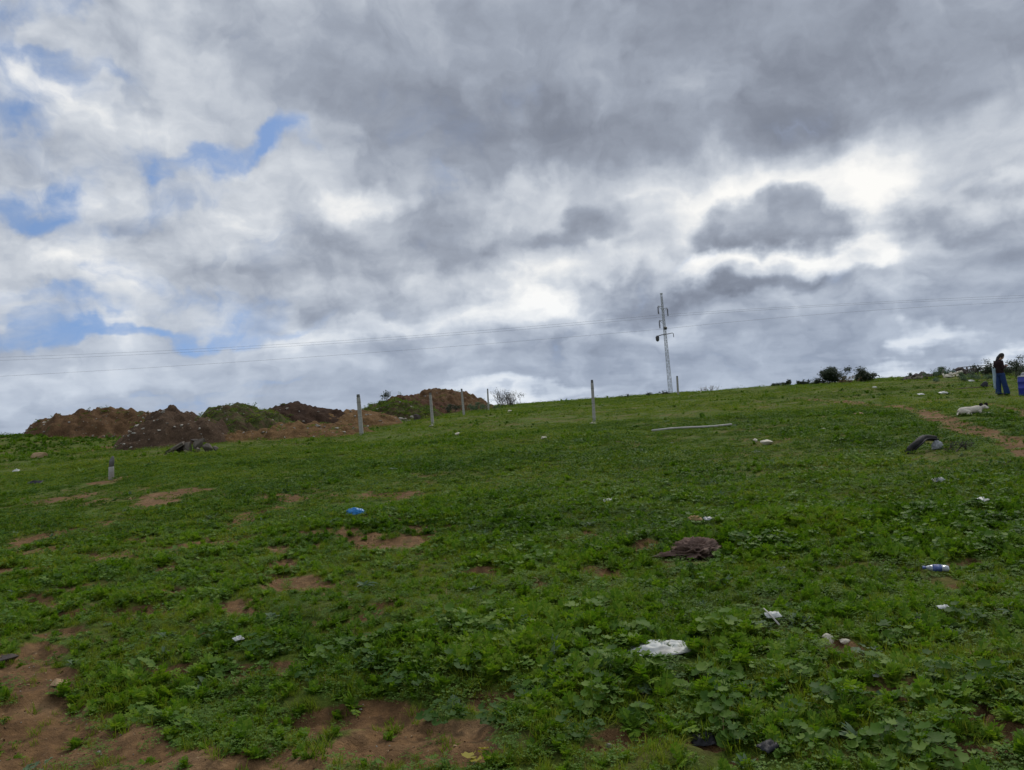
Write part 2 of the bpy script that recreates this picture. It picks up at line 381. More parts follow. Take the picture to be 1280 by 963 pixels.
# ================================================================ ground sheet (finer where the eye is near)
def build_ground():
    az_f = np.arange(-46, 46.01, .24)
    az_c = np.concatenate([np.arange(50, 180, 5), np.arange(180, 310, 5)])
    az_all = np.radians(np.concatenate([az_f, az_c])); na = len(az_all)
    rr = np.concatenate([[0.5, 1.0, 1.5, 2.0], np.geomspace(2.4, 130, 500), np.geomspace(140, 5200, 40)]); nr = len(rr)
    A, R = np.meshgrid(az_all, rr); x = (R * np.sin(A)).ravel(); y = (R * np.cos(A)).ravel()
    x = np.append(x, 0.0); y = np.append(y, 0.0)
    z = height(x, y); m, tr, pa = soil_masks(x, y)
    soil = np.maximum(np.maximum(sstep(m, -.25, .35), sstep(tr, -.8, .4)), sstep(pa, -.3, .35))
    co = np.stack([x, y, z], 1); c = nr * na
    i, j = np.meshgrid(np.arange(nr - 1), np.arange(na), indexing='ij'); j2 = (j + 1) % na
    q = np.stack([i * na + j, i * na + j2, (i + 1) * na + j2, (i + 1) * na + j], -1).reshape(-1, 4)[:, ::-1]
    fm = np.stack([m[q].mean(1), tr[q].mean(1), pa[q].mean(1)], 1)
    kind = np.where(fm[:, 1] > .1, 1, np.where(fm[:, 2] > .1, 2, 0))
    fan = [(c, k, (k + 1) % na) for k in range(na)]
    for kk, name in ((0, 'ground'), (1, 'dirt_track'), (2, 'footpath')):
        qs = q[kind == kk]; faces = qs
        used = np.unique(qs); 
        if kk == 1: used = np.unique(np.append(used, np.append(np.arange(na), c)))
        remap = np.full(len(co), -1); remap[used] = np.arange(len(used))
        fl = remap[faces].tolist()
        if kk == 1: fl += [tuple(remap[list(f)][::-1]) for f in fan]
        me = bpy.data.meshes.new(name); me.from_pydata(co[used].tolist(), [], fl)
        at_ = me.attributes.new('soil', 'FLOAT', 'POINT'); at_.data.foreach_set('value', soil[used].astype(np.float32))
        me.polygons.foreach_set('use_smooth', np.ones(len(me.polygons), bool)); me.materials.append(MATS['ground_earth'])
        o = bpy.data.objects.new(name, me); COL.objects.link(o); o['kind'] = 'structure'
        o['label'] = {'ground': 'gently rising weedy field of reddish earth', 'dirt_track': 'bare reddish dirt track at the edge of the field', 'footpath': 'worn bare earth footpath crossing the far field'}[name]
build_ground()
# ================================================================ plants: mesh pieces
class MB:
    def __init__(s): s.v = []; s.f = []; s.mi = []; s.m = 0
    def add(s, vs, fs):
        b = len(s.v); s.v += [tuple(map(float, v)) for v in vs]; s.f += [tuple(b + i for i in f) for f in fs]; s.mi += [s.m] * len(fs)
    def mesh(s, name, mats, smooth=True):
        me = bpy.data.meshes.new(name); me.from_pydata(s.v, [], s.f)
        for m in (mats if isinstance(mats, (list, tuple)) else [mats]): me.materials.append(MATS[m])
        if s.mi and max(s.mi): me.polygons.foreach_set('material_index', s.mi)
        me.polygons.foreach_set('use_smooth', np.full(len(me.polygons), smooth)); return me
R = random.Random(5)
def U(a, b): return R.uniform(a, b)
def blade(mb, base, azm, lean, length, width, n=3, curve=1.0, fold=0.):
    """a bent strip: grass blade or long leaf; fold > 0 gives it a midrib"""
    p = np.array(base, float); h = np.array([math.cos(azm), math.sin(azm), 0]); side = np.array([-h[1], h[0], 0])
    e = math.pi / 2 - lean; rows = []
    for i in range(n + 1):
        t = i / n
        w = width * (1 - t ** 2.2) * (.55 + .45 * min(1, t * 3)) if fold == 0 else width * math.sin(math.pi * min(1, .12 + .88 * t)) ** .8
        d = h * math.cos(e) + np.array([0, 0, 1]) * math.sin(e)
        up = np.cross(side, d) * -1
        if fold == 0: rows.append([p - side * w / 2, p + side * w / 2])
        else: rows.append([p - side * w / 2 + up * w * fold, p.copy(), p + side * w / 2 + up * w * fold])
        p = p + d * length / n; e -= curve * lean * 1.3 / n + U(-.08, .08)
    k = len(rows[0]); vs = [q for r in rows for q in r]
    mb.add(vs, [(i * k + j, i * k + j + 1, (i + 1) * k + j + 1, (i + 1) * k + j) for i in range(n) for j in range(k - 1)])
def round_leaf(mb, base, azm, reach, rise, rad_, lobes=5, petiole=.004):
    """mallow leaf: petiole and a lobed, slightly cupped round blade"""
    h = np.array([math.cos(azm), math.sin(azm), 0]); side = np.array([-h[1], h[0], 0]); b = np.array(base, float)
    tip = b + h * reach + np.array([0, 0, rise]); mid = b + h * reach * .4 + np.array([0, 0, rise * .75])
    if petiole:
        vs = []
        for q in (b, mid, tip): vs += [q - side * petiole / 2, q + side * petiole / 2]
        mb.add(vs, [(0, 1, 3, 2), (2, 3, 5, 4)])
    tl = U(-.55, .25); ax = h * math.cos(tl) + np.array([0, 0, 1]) * math.sin(tl); rl = U(-.35, .35)
    sd = side * math.cos(rl) + np.array([0, 0, 1]) * math.sin(rl); nr = np.cross(ax, sd); nr = nr if nr[2] > 0 else -nr
    n = lobes * 2 + 2; vs = [tip]; 
    for i in range(n):
        a = -math.pi * .86 + 2 * math.pi * .86 * i / (n - 1)
        r = rad_ * (.93 + .07 * (1 if i % 2 else -1)) * U(.92, 1.06)
        vs.append(tip + ax * (r * math.cos(a) + rad_ * .15) + sd * r * math.sin(a) + nr * rad_ * (.22 + .10 * (1 if i % 2 else -1)))
    mb.add(vs, [(0, i, i + 1) for i in range(1, n)])
def frond(mb, base, azm, lean, length, pairs=6, wid=.35):
    """feathery leaf: rachis and toothed leaflets"""
    p = np.array(base, float); h = np.array([math.cos(azm), math.sin(azm), 0]); side = np.array([-h[1], h[0], 0]); e = math.pi / 2 - lean
    st = length / (pairs + 1); pts = [p.copy()]; dirs = []
    for i in range(pairs + 1):
        d = h * math.cos(e) + np.array([0, 0, 1]) * math.sin(e); dirs.append(d); p = p + d * st; pts.append(p.copy()); e -= lean * 1.1 / pairs
    w = length * .012
    vs = []
    for q in (pts[0], pts[len(pts) // 2], pts[-1]): vs += [q - side * w, q + side * w]
    mb.add(vs, [(0, 1, 3, 2), (2, 3, 5, 4)])
    for i in range(1, pairs + 2):
        t = i / (pairs + 1); l = length * wid * (math.sin(math.pi * min(.95, .15 + .8 * t)) ** .7); d = dirs[min(i, pairs)]; up = np.cross(d, side)
        for s in ((-1, 1) if i <= pairs else (0,)):
            ld = (d * .65 + side * s * .8) if s else d; ld = ld / np.linalg.norm(ld); ld = ld + np.array([0, 0, U(-.25, .35)])
            ls = np.cross(ld, up); ls /= np.linalg.norm(ls) + 1e-9
            q = pts[i - 1] if s else pts[-2]; ww = l * .30
            mb.add([q, q + ld * l * .55 + ls * ww, q + ld * l, q + ld * l * .55 - ls * ww], [(0, 1, 2, 3)])

def leaf_mat(name, c1, c2, c3, rough=.5, trans=.28, spec=.35):
    t = MT(name)
    g = t.n('ShaderNodeNewGeometry'); ri = g.outputs['Random Per Island']
    tint = t.attr('tint', 'INSTANCER')
    v = t.math('ADD', t.math('MULTIPLY', ri, .55), t.math('MULTIPLY', tint, .45))
    c = t.ramp(v, ((.12, c1), (.5, c2), (.88, c3)))
    b = t.n('ShaderNodeBsdfPrincipled'); t.put(b.inputs['Base Color'], c); b.inputs['Roughness'].default_value = rough; b.inputs['Specular IOR Level'].default_value = spec
    tr = t.n('ShaderNodeBsdfTranslucent'); t.put(tr.inputs[0], t.mix(1., c, (1.25, 1.35, .6), 'MULTIPLY'))
    mx = t.n('ShaderNodeMixShader'); mx.inputs[0].default_value = trans; t.t.links.new(b.outputs[0], mx.inputs[1]); t.t.links.new(tr.outputs[0], mx.inputs[2])
    o = t.n('ShaderNodeOutputMaterial'); t.t.links.new(mx.outputs[0], o.inputs[0])
leaf_mat('leaf_grass', (0.055, 0.105, 0.008), (0.140, 0.215, 0.013), (0.255, 0.275, 0.034), .65, .36, .08)
leaf_mat('leaf_mallow', (0.034, 0.086, 0.011), (0.078, 0.160, 0.016), (0.145, 0.228, 0.040), .6, .28, .15)
leaf_mat('leaf_feather', (0.038, 0.092, 0.008), (0.104, 0.205, 0.012), (0.200, 0.290, 0.028), .62, .36, .12)
leaf_mat('leaf_dock', (0.028, 0.074, 0.011), (0.066, 0.145, 0.014), (0.140, 0.200, 0.028), .58, .28, .16)
leaf_mat('leaf_grey', (0.058, 0.108, 0.050), (0.092, 0.150, 0.072), (0.135, 0.192, 0.105), .6, .18, .2)
leaf_mat('leaf_dry', (0.16, 0.115, 0.055), (0.24, 0.17, 0.08), (0.33, 0.25, 0.13), .8, .15, .2)
leaf_mat('leaf_shrub', (0.016, 0.030, 0.010), (0.026, 0.046, 0.014), (0.042, 0.066, 0.022), .6, .15, .25)
leaf_mat('leaf_yellow', (0.30, 0.26, 0.03), (0.40, 0.34, 0.04), (0.48, 0.40, 0.05), .6, .3, .25)

def tuft(n, hgt, spread, w=.0055, mb=None, c=(0, 0)):
    mb = mb or MB()
    for _ in range(n):
        a = U(0, 6.283); r = spread * math.sqrt(U(0, 1))
        blade(mb, (c[0] + r * math.cos(a), c[1] + r * math.sin(a), -.01), U(0, 6.283), U(.15, .95), hgt * U(.55, 1.2), w * U(.7, 1.3), 3, U(.6, 1.5))
    return mb
def mallow(n, reach, rise, rad_, mb=None, c=(0, 0)):
    mb = mb or MB()
    for i in range(n):
        k = math.sqrt(U(.05, 1)); round_leaf(mb, (c[0], c[1], -.01), U(0, 6.283), reach * k, rise * (1.15 - .6 * k) * U(.7, 1.2), rad_ * U(.65, 1.15))
    return mb
def feather(n, length, mb=None, c=(0, 0), pairs=6):
    mb = mb or MB()
    for i in range(n):
        frond(mb, (c[0] + U(-.02, .02), c[1] + U(-.02, .02), -.01), U(0, 6.283), U(.15, 1.1), length * U(.6, 1.15), pairs, .34)
    return mb
def dock(n, length, w, mb=None, c=(0, 0)):
    mb = mb or MB()
    for i in range(n):
        blade(mb, (c[0] + U(-.01, .01), c[1] + U(-.01, .01), -.005), U(0, 6.283), U(.45, 1.25), length * U(.6, 1.1), w * U(.7, 1.1), 4, U(.5, 1.0), .22)
    return mb
def clover(n, spread, s, mb=None):
    mb = mb or MB()
    for i in range(n):
        a = U(0, 6.283); r = spread * math.sqrt(U(0, 1)); z = U(.01, .055); c = np.array([r * math.cos(a), r * math.sin(a), z]); b = U(0, 6.283); l = s * U(.7, 1.2); tl = U(-.25, .25)
        for k in range(3):
            g = b + k * 2.094; d = np.array([math.cos(g), math.sin(g), U(-.1, .35) + tl]); q = np.array([-d[1], d[0], 0]) * .42
            mb.add([c, c + (d * .6 + q) * l, c + d * l, c + (d * .6 - q) * l], [(0, 1, 2, 3)])
    return mb
def sward(n, rad_, hgt, leafy):
    """a patch of mixed short growth for the middle distance"""
    mb = MB()
    for i in range(n):
        a = U(0, 6.283); r = rad_ * math.sqrt(U(0, 1)); c = (r * math.cos(a), r * math.sin(a)); g = hgt * (1.1 - .5 * r / rad_)
        if U(0, 1) < leafy: mb.m = 1; mallow(4, .05, g * .7, .026, mb, c) if U(0, 1) < .5 else dock(5, g * 1.0, .022, mb, c)
        else: mb.m = 0; tuft(7, g, .05, .008, mb, c)
    return mb

def source(col, mb, mats):
    i = len(col.objects); o = bpy.data.objects.new('%s_source_%02d' % (col.name, i), mb.mesh('plant', mats)); col.objects.link(o); return i
weedc = bpy.data.collections.new('weed_sources'); grassc = bpy.data.collections.new('grass_sources')
KIND = {}
KIND['mallow'] = [source(weedc, mallow(n, r, z, q), 'leaf_mallow') for (n, r, z, q) in ((16, .11, .10, .030), (22, .14, .13, .034), (12, .09, .07, .026), (18, .12, .11, .040))]
KIND['feather'] = [source(weedc, feather(n, l), 'leaf_feather') for (n, l) in ((13, .13), (16, .16), (11, .11), (18, .14))]
KIND['dock'] = [source(weedc, dock(n, l, w), 'leaf_dock') for (n, l, w) in ((11, .12, .035), (14, .10, .026), (9, .15, .045))]
KIND['clover'] = [source(weedc, clover(n, .10, s), 'leaf_mallow') for (n, s) in ((42, .013), (55, .011), (36, .016))]
KIND['grey'] = [source(weedc, mallow(15, .10, .06, .034), 'leaf_grey'), source(weedc, dock(13, .13, .04), 'leaf_grey')]
KIND['dry'] = [source(weedc, tuft(10, .07, .06, .004), 'leaf_dry'), source(weedc, dock(4, .07, .02), 'leaf_dry')]
KIND['tuft'] = [source(grassc, tuft(n, h, .05), 'leaf_grass') for (n, h) in ((26, .09), (34, .12), (22, .07), (30, .10))]
KIND['sward'] = [source(grassc, sward(n, .32, h, lf), ('leaf_grass', 'leaf_mallow')) for (n, h, lf) in ((34, .08, .35), (30, .10, .5), (38, .07, .25), (28, .12, .6))]
KIND['swardfar'] = [source(grassc, sward(n, .75, h, lf), ('leaf_grass', 'leaf_mallow')) for (n, h, lf) in ((60, .10, .3), (55, .13, .45), (64, .09, .2))]

LUSH_PX = [(560, 835, 230, 55), (380, 790, 110, 25), (250, 850, 90, 20), (760, 770, 140, 40), (800, 880, 190, 60), (1060, 870, 230, 70), (980, 668, 250, 18), (700, 700, 120, 20),
           (650, 930, 110, 40), (430, 945, 60, 18), (560, 690, 90, 14), (900, 690, 90, 16), (1150, 760, 130, 25), (880, 800, 90, 20)]
LUSH = []
for (px, py, rx, ry) in LUSH_PX:
    a_ = at0(px, py); b_ = at0(px + rx, py - .07 * rx); c_ = at0(px, py - ry); e_ = at0(px, py + ry)
    LUSH.append((a_[0], (c_[1] + e_[1]) / 2, abs(b_[0] - a_[0]), abs(c_[1] - e_[1]) / 2))
def lush(x, y):
    v = .42 + fbm(x, y, 2.6, 3, 131) * .75 + fbm(x, y, .7, 2, 137) * .35
    for (cx_, cy_, rx, ry) in LUSH: v = v + .5 * np.exp(-((x - cx_) / rx) ** 2 - ((y - cy_) / ry) ** 2)
    r = np.hypot(x, y)
    v = v - .25 * np.exp(-((x + 2.6) / 2.6) ** 2 - ((y - 6.5) / 2.5) ** 2)
    return np.clip(v, 0.05, 1.25)

def scatter(n, r0, r1, half=50):
    a = np.radians(rng.uniform(-half, half, n)); r = np.sqrt(rng.uniform(r0 * r0, r1 * r1, n)); return r * np.sin(a), r * np.cos(a)
HEAPS = []      # filled by the soil heaps, so the plants can stand on them too
pts = {'weed': [], 'grass': [], 'pebble': []}
def emit(which, x, y, idx, s, z=None, tilt=.18):
    n = len(x); z = height(x, y) if z is None else z
    pts[which].append((np.stack([x, y, z], 1), idx, np.stack([rng.normal(0, tilt, n), rng.normal(0, tilt, n), rng.uniform(0, 6.283, n)], 1), s))
def pick(kind, n): return np.array(KIND[kind])[rng.integers(0, len(KIND[kind]), n)]
def bare(x, y):
    m, tr, pa = soil_masks(x, y); return np.maximum(np.maximum(m, tr), pa * 1.2)
CLEAR = [(825, 828, .17), (800, 824, .13), (850, 824, .13), (866, 704, .26), (830, 700, .14), (1174, 726, .13), (1037, 814, .09), (1060, 812, .07), (443, 652, .22), (70, 866, .10), (1152, 572, .35), (1172, 572, .25), (1215, 524, .5),
         (298, 814, .07), (968, 790, .08), (880, 942, .10), (963, 957, .07), (1098, 860, .06), (139, 604, .2), (1181, 778, .07), (166, 906, .05), (6, 834, .1), (870, 662, .12), (865, 547, .3), (830, 547, .3), (900, 540, .3)]
CLEARP = [at0(a_, b_) + (c_,) for (a_, b_, c_) in CLEAR]
def cleared(x, y):
    k = np.ones(len(x))
    for (cx_, cy_, r_) in CLEARP: k = np.where(np.hypot(x - cx_, (y - cy_) * .8) < r_, .0, k)
    return k
def plant(which, kind, n, r0, r1, want, smin, smax, sl=.75, half=50, tilt=.18):
    """want(x, y, lush) -> chance of growing"""
    x, y = scatter(n, r0, r1, half); l = lush(x, y); b = bare(x, y)
    edge = fbm(x, y, .25, 2, 201) * .7
    p = want(x, y, l) * np.where(b + edge > .02, .06 if kind in ('mallow', 'dock', 'feather') else .10, 1.0) * (1.0 if kind == 'clover' else cleared(x, y))
    k = rng.uniform(0, 1, n) < p; x, y, l = x[k], y[k], l[k]
    if kind == 'tuft' or kind == 'clover': tilt = .1
    emit(which, x, y, pick(kind, len(x)), rng.uniform(smin, smax, len(x)) * (1 - sl + sl * (.45 + l)), tilt=tilt)
def patch(seed, scale, lo, hi): return lambda x, y: sstep(fbm(x, y, scale, 3, seed), lo, hi)
pm = patch(301, 1.6, -.12, .22); pf = patch(302, 1.8, -.15, .2); pd = patch(303, 1.2, -.05, .3); pg = patch(304, 1.5, .05, .4); pc = patch(305, 1.1, -.3, .2); pb = patch(306, 3.2, .0, .3)
# near field
plant('grass', 'tuft', 52000, 1.4, 12, lambda x, y, l: .85 + 0 * x, .34, .80)
plant('weed', 'clover', 34000, 1.4, 13, lambda x, y, l: .22 + .35 * pc(x, y), .5, .95, .3)
plant('weed', 'feather', 52000, 1.4, 13, lambda x, y, l: (.45 + .45 * pf(x, y)) * np.clip(l * 1.1, .12, 1), .28, .74)
plant('weed', 'mallow', 26000, 1.4, 13, lambda x, y, l: (.09 + .34 * pm(x, y)) * np.clip(l * 1.2 - .1, .04, 1), .28, .72)
plant('weed', 'dock', 22000, 1.4, 13, lambda x, y, l: (.12 + .5 * pd(x, y)) * np.clip(l, .2, 1), .30, .75)
plant('weed', 'grey', 6000, 1.4, 16, lambda x, y, l: .03 + .36 * pg(x, y), .40, .85, .4)
plant('weed', 'dry', 6000, 1.4, 16, lambda x, y, l: .40 + 0 * x, .5, 1.1, .2)
# thick, taller clumps where the growth is rank
pk = patch(307, .75, .02, .22)
plant('weed', 'feather', 13000, 3.6, 11, lambda x, y, l: .45 * pk(x, y) * np.clip(l * 1.6 - .7, 0, 1), .70, 1.0, .3)
plant('weed', 'mallow', 7000, 3.4, 11, lambda x, y, l: .36 * pk(x, y) * np.clip(l * 1.6 - .7, 0, 1), .75, 1.05, .3)
plant('weed', 'dock', 5000, 3.4, 11, lambda x, y, l: .36 * pk(x, y) * np.clip(l * 1.6 - .7, 0, 1), .75, 1.1, .3)
# middle
plant('grass', 'sward', 34000, 10, 34, lambda x, y, l: .80 + 0 * x, .42, .90, .8, 46)
plant('weed', 'mallow', 7000, 12, 26, lambda x, y, l: .30 * pm(x, y) * np.clip(l * 1.2, .1, 1), .5, 1.0, .7, 46)
plant('weed', 'feather', 16000, 12, 30, lambda x, y, l: .6 * pf(x, y) * np.clip(l * 1.2, .1, 1), .5, 1.1, .7, 46)
plant('weed', 'grey', 3500, 12, 34, lambda x, y, l: .2 * pg(x, y), .6, 1.1, .4, 46)
plant('weed', 'dock', 6000, 12, 32, lambda x, y, l: .5 * pd(x, y) * np.clip(l, .1, 1), .7, 1.3, .7, 46)
# far
plant('grass', 'swardfar', 30000, 30, 112, lambda x, y, l: .85 + 0 * x, .45, 1.0, .9, 44)
plant('weed', 'dock', 20000, 28, 95, lambda x, y, l: .7 * pb(x, y) * np.clip(l, .15, 1), .9, 2.2, .8, 44)
plant('weed', 'feather', 9000, 28, 70, lambda x, y, l: .5 * pf(x, y) * np.clip(l, .15, 1), .8, 1.6, .8, 44)
plant('weed', 'dry', 5000, 16, 60, lambda x, y, l: .5 * pd(x, y), 1.0, 2.2, .2, 44)
# tall weeds on the grassy bank at the far left
bx_ = rng.uniform(dist_x(-120, 45), dist_x(190, 45), 3600); by_ = rng.uniform(34, 56, 3600)
kb_ = rng.uniform(0, 1, 3600) < np.exp(-((bx_ - dist_x(-20, 45)) / 7.5) ** 2) * .8
emit('weed', bx_[kb_], by_[kb_], pick('feather', kb_.sum()), rng.uniform(.7, 1.5, kb_.sum()))
emit('weed', bx_[~kb_][:500], by_[~kb_][:500], pick('dock', len(bx_[~kb_][:500])), rng.uniform(.8, 1.5, len(bx_[~kb_][:500])))
# ragged weeds along the ridge
rx_ = rng.uniform(-75, 75, 1500); ry_ = rng.uniform(80, 112, 1500); kr_ = rng.uniform(0, 1, 1500) < .15 + .6 * pb(rx_, ry_); rx_, ry_ = rx_[kr_], ry_[kr_]
emit('weed', rx_, ry_, np.where(rng.uniform(0, 1, len(rx_)) < .5, pick('feather', len(rx_)), pick('dock', len(rx_))), rng.uniform(1.0, 3.2, len(rx_)))

def gn_field(name, which, coll, label):
    d = pts[which]; co = np.concatenate([a[0] for a in d]); ix = np.concatenate([a[1] for a in d]); ro = np.concatenate([a[2] for a in d]); s = np.concatenate([a[3] for a in d])
    me = bpy.data.meshes.new(name); me.vertices.add(len(co)); me.vertices.foreach_set('co', co.astype(np.float32).ravel())
    for nm, ty, key, v in (('pick', 'INT', 'value', ix.astype(np.int32)), ('rot', 'FLOAT_VECTOR', 'vector', ro.astype(np.float32).ravel()),
                           ('size', 'FLOAT', 'value', s.astype(np.float32)),
                           ('tint', 'FLOAT', 'value', np.clip(.5 + fbm(co[:, 0], co[:, 1], 1.4, 3, 401) * .9 + fbm(co[:, 0], co[:, 1], 9., 2, 403) * .8 + rng.normal(0, .16, len(co)), 0, 1).astype(np.float32))):
        me.attributes.new(nm, ty, 'POINT').data.foreach_set(key, v)
    o = bpy.data.objects.new(name, me); COL.objects.link(o); o['kind'] = 'stuff'; o['label'] = label
    g = bpy.data.node_groups.new(name + '_spread', 'GeometryNodeTree')
    g.interface.new_socket('Geometry', in_out='INPUT', socket_type='NodeSocketGeometry'); g.interface.new_socket('Geometry', in_out='OUTPUT', socket_type='NodeSocketGeometry')
    n = lambda t: g.nodes.new(t)
    gi, go, ci, ip, m2p = n('NodeGroupInput'), n('NodeGroupOutput'), n('GeometryNodeCollectionInfo'), n('GeometryNodeInstanceOnPoints'), n('GeometryNodeMeshToPoints')
    ci.inputs['Collection'].default_value = coll; ci.inputs['Separate Children'].default_value = True; ci.inputs['Reset Children'].default_value = True
    def at_(nm, dt):
        a = n('GeometryNodeInputNamedAttribute'); a.data_type = dt; a.inputs[0].default_value = nm; return a.outputs[0]
    e2r = n('FunctionNodeEulerToRotation'); lk = g.links.new
    lk(gi.outputs[0], m2p.inputs[0]); lk(m2p.outputs[0], ip.inputs['Points']); lk(ci.outputs[0], ip.inputs['Instance']); ip.inputs['Pick Instance'].default_value = True
    lk(at_('pick', 'INT'), ip.inputs['Instance Index']); lk(at_('rot', 'FLOAT_VECTOR'), e2r.inputs[0]); lk(e2r.outputs[0], ip.inputs['Rotation']); lk(at_('size', 'FLOAT'), ip.inputs['Scale'])
    lk(ip.outputs[0], go.inputs[0])
    md = o.modifiers.new('spread', 'NODES'); md.node_group = g
    return len(co)
def finish_cover():
    gn_field('grass', 'grass', grassc, 'short green grass covering the whole field')
    gn_field('ground_cover_weeds', 'weed', weedc, 'low leafy green weeds growing thickly among the grass')
# ================================================================ things
def tag(o, label, cat, group=None):
    o['label'] = label; o['category'] = cat
    if group: o['group'] = group
    return o
def empty(name, loc, rz=0., rx=0., ry=0.):
    o = bpy.data.objects.new(name, None); COL.objects.link(o); o.location = loc; o.rotation_euler = (rx, ry, rz); o.empty_display_size = .2; return o
def link(name, me, parent=None, loc=None):
    o = bpy.data.objects.new(name, me); COL.objects.link(o)
    if parent is not None: o.parent = parent
    if loc is not None: o.location = loc
    return o
def part(name, mb, mat, parent=None, smooth=True): return link(name, mb.mesh(name, mat, smooth), parent)
def horizon_y(px): return 506 - .07 * (px - 640)
def level(px, py, Yd): return 1.6 + (horizon_y(px) - py) / FPX * Yd
def vec(*a): return np.array(a, float)
def frame_of(d):
    d = d / (np.linalg.norm(d) + 1e-12); a = vec(0, 0, 1) if abs(d[2]) < .9 else vec(1, 0, 0)
    s = np.cross(a, d); s /= np.linalg.norm(s); return s, np.cross(d, s)
def tube(mb, pts_, rads, n=6, cap=True):
    pts_ = [np.array(p, float) for p in pts_]; vs = []; s = None
    for i, p in enumerate(pts_):
        d = pts_[min(i + 1, len(pts_) - 1)] - pts_[max(i - 1, 0)]
        s, u = frame_of(d) if s is None else (lambda dd: (lambda q: (q, np.cross(dd, q)))((s - dd * np.dot(s, dd)) / np.linalg.norm(s - dd * np.dot(s, dd))))(d / np.linalg.norm(d))
        r = rads[i] if hasattr(rads, '__len__') else rads
        ra, rb = r if hasattr(r, '__len__') else (r, r)
        vs += [p + s * ra * math.cos(2 * math.pi * k / n) + u * rb * math.sin(2 * math.pi * k / n) for k in range(n)]
    fs = [(i * n + k, i * n + (k + 1) % n, (i + 1) * n + (k + 1) % n, (i + 1) * n + k) for i in range(len(pts_) - 1) for k in range(n)]
    if cap: fs += [tuple(range(n))[::-1], tuple((len(pts_) - 1) * n + k for k in range(n))]
    mb.add(vs, fs)
def rings(mb, rs, n=14, cap=True):
    """stacked elliptic rings: (centre, half-width x, half-width y) in horizontal planes"""
    vs = []
    for (c, a, b) in rs: vs += [(c[0] + a * math.cos(2 * math.pi * k / n), c[1] + b * math.sin(2 * math.pi * k / n), c[2]) for k in range(n)]
    fs = [(i * n + k, i * n + (k + 1) % n, (i + 1) * n + (k + 1) % n, (i + 1) * n + k) for i in range(len(rs) - 1) for k in range(n)]
    if cap: fs += [tuple(range(n))[::-1], tuple((len(rs) - 1) * n + k for k in range(n))]
    mb.add(vs, fs)
def bar(mb, a, b, w, h=None, w2=None):
    h = h or w; a = vec(*a); b = vec(*b); s, u = frame_of(b - a); w2 = w2 or w; k = w2 / w; vs = []
    for p, q in ((a, 1), (b, k)): vs += [p + s * sx * w / 2 * q + u * sy * h / 2 * q for (sx, sy) in ((-1, -1), (1, -1), (1, 1), (-1, 1))]
    mb.add(vs, [(0, 1, 5, 4), (1, 2, 6, 5), (2, 3, 7, 6), (3, 0, 4, 7), (3, 2, 1, 0), (4, 5, 6, 7)])
def hull(size, seed, n=16, flat=1.0, mat='stone_grey', name='stone'):
    """an angular broken stone"""
    rr = random.Random(seed); bm = bmesh.new()
    for _ in range(n):
        v = Vector((rr.gauss(0, 1), rr.gauss(0, 1), rr.gauss(0, 1))).normalized() * rr.uniform(.8, 1.05)
        bm.verts.new((v.x * size[0], v.y * size[1], v.z * size[2] * flat))
    g = bmesh.ops.convex_hull(bm, input=bm.verts)
    bmesh.ops.delete(bm, geom=list({v for v in g['geom_interior'] if isinstance(v, bmesh.types.BMVert)} | {v for v in g['geom_unused'] if isinstance(v, bmesh.types.BMVert)}), context='VERTS')
    bmesh.ops.bevel(bm, geom=list(bm.edges), offset=min(size) * .07, segments=1, affect='EDGES')
    me = bpy.data.meshes.new(name); bm.to_mesh(me); bm.free(); me.materials.append(MATS[mat]); return me
from mathutils import noise as mnoise
def crumple(size, seed, mat, sub=4, fold=.28, freq=2.2, flatbase=.25, name='lump'):
    bm = bmesh.new(); bmesh.ops.create_icosphere(bm, subdivisions=sub, radius=1)
    o = Vector((seed * 3.7, seed * 1.3, seed * 5.9))
    for v in bm.verts:
        d = v.co.normalized(); q = d * freq + o
        w = Vector((mnoise.noise(q * .7), mnoise.noise(q * .7 + Vector((9, 1, 4))), mnoise.noise(q * .7 + Vector((2, 8, 5))))) * .9
        rdg = 1 - 2 * abs(mnoise.noise(q + w)); r2 = 1 - 2 * abs(mnoise.noise(q * 2.3 + w))
        k = 1 + fold * (rdg - .4) + fold * .5 * (r2 - .4) + .25 * mnoise.noise(d * 1.1 + o)
        c = d * k; v.co = Vector((c.x * size[0], c.y * size[1], max(c.z, -flatbase) * size[2]))
    me = bpy.data.meshes.new(name); bm.to_mesh(me); bm.free(); me.materials.append(MATS[mat]); me.polygons.foreach_set('use_smooth', np.ones(len(me.polygons), bool)); return me
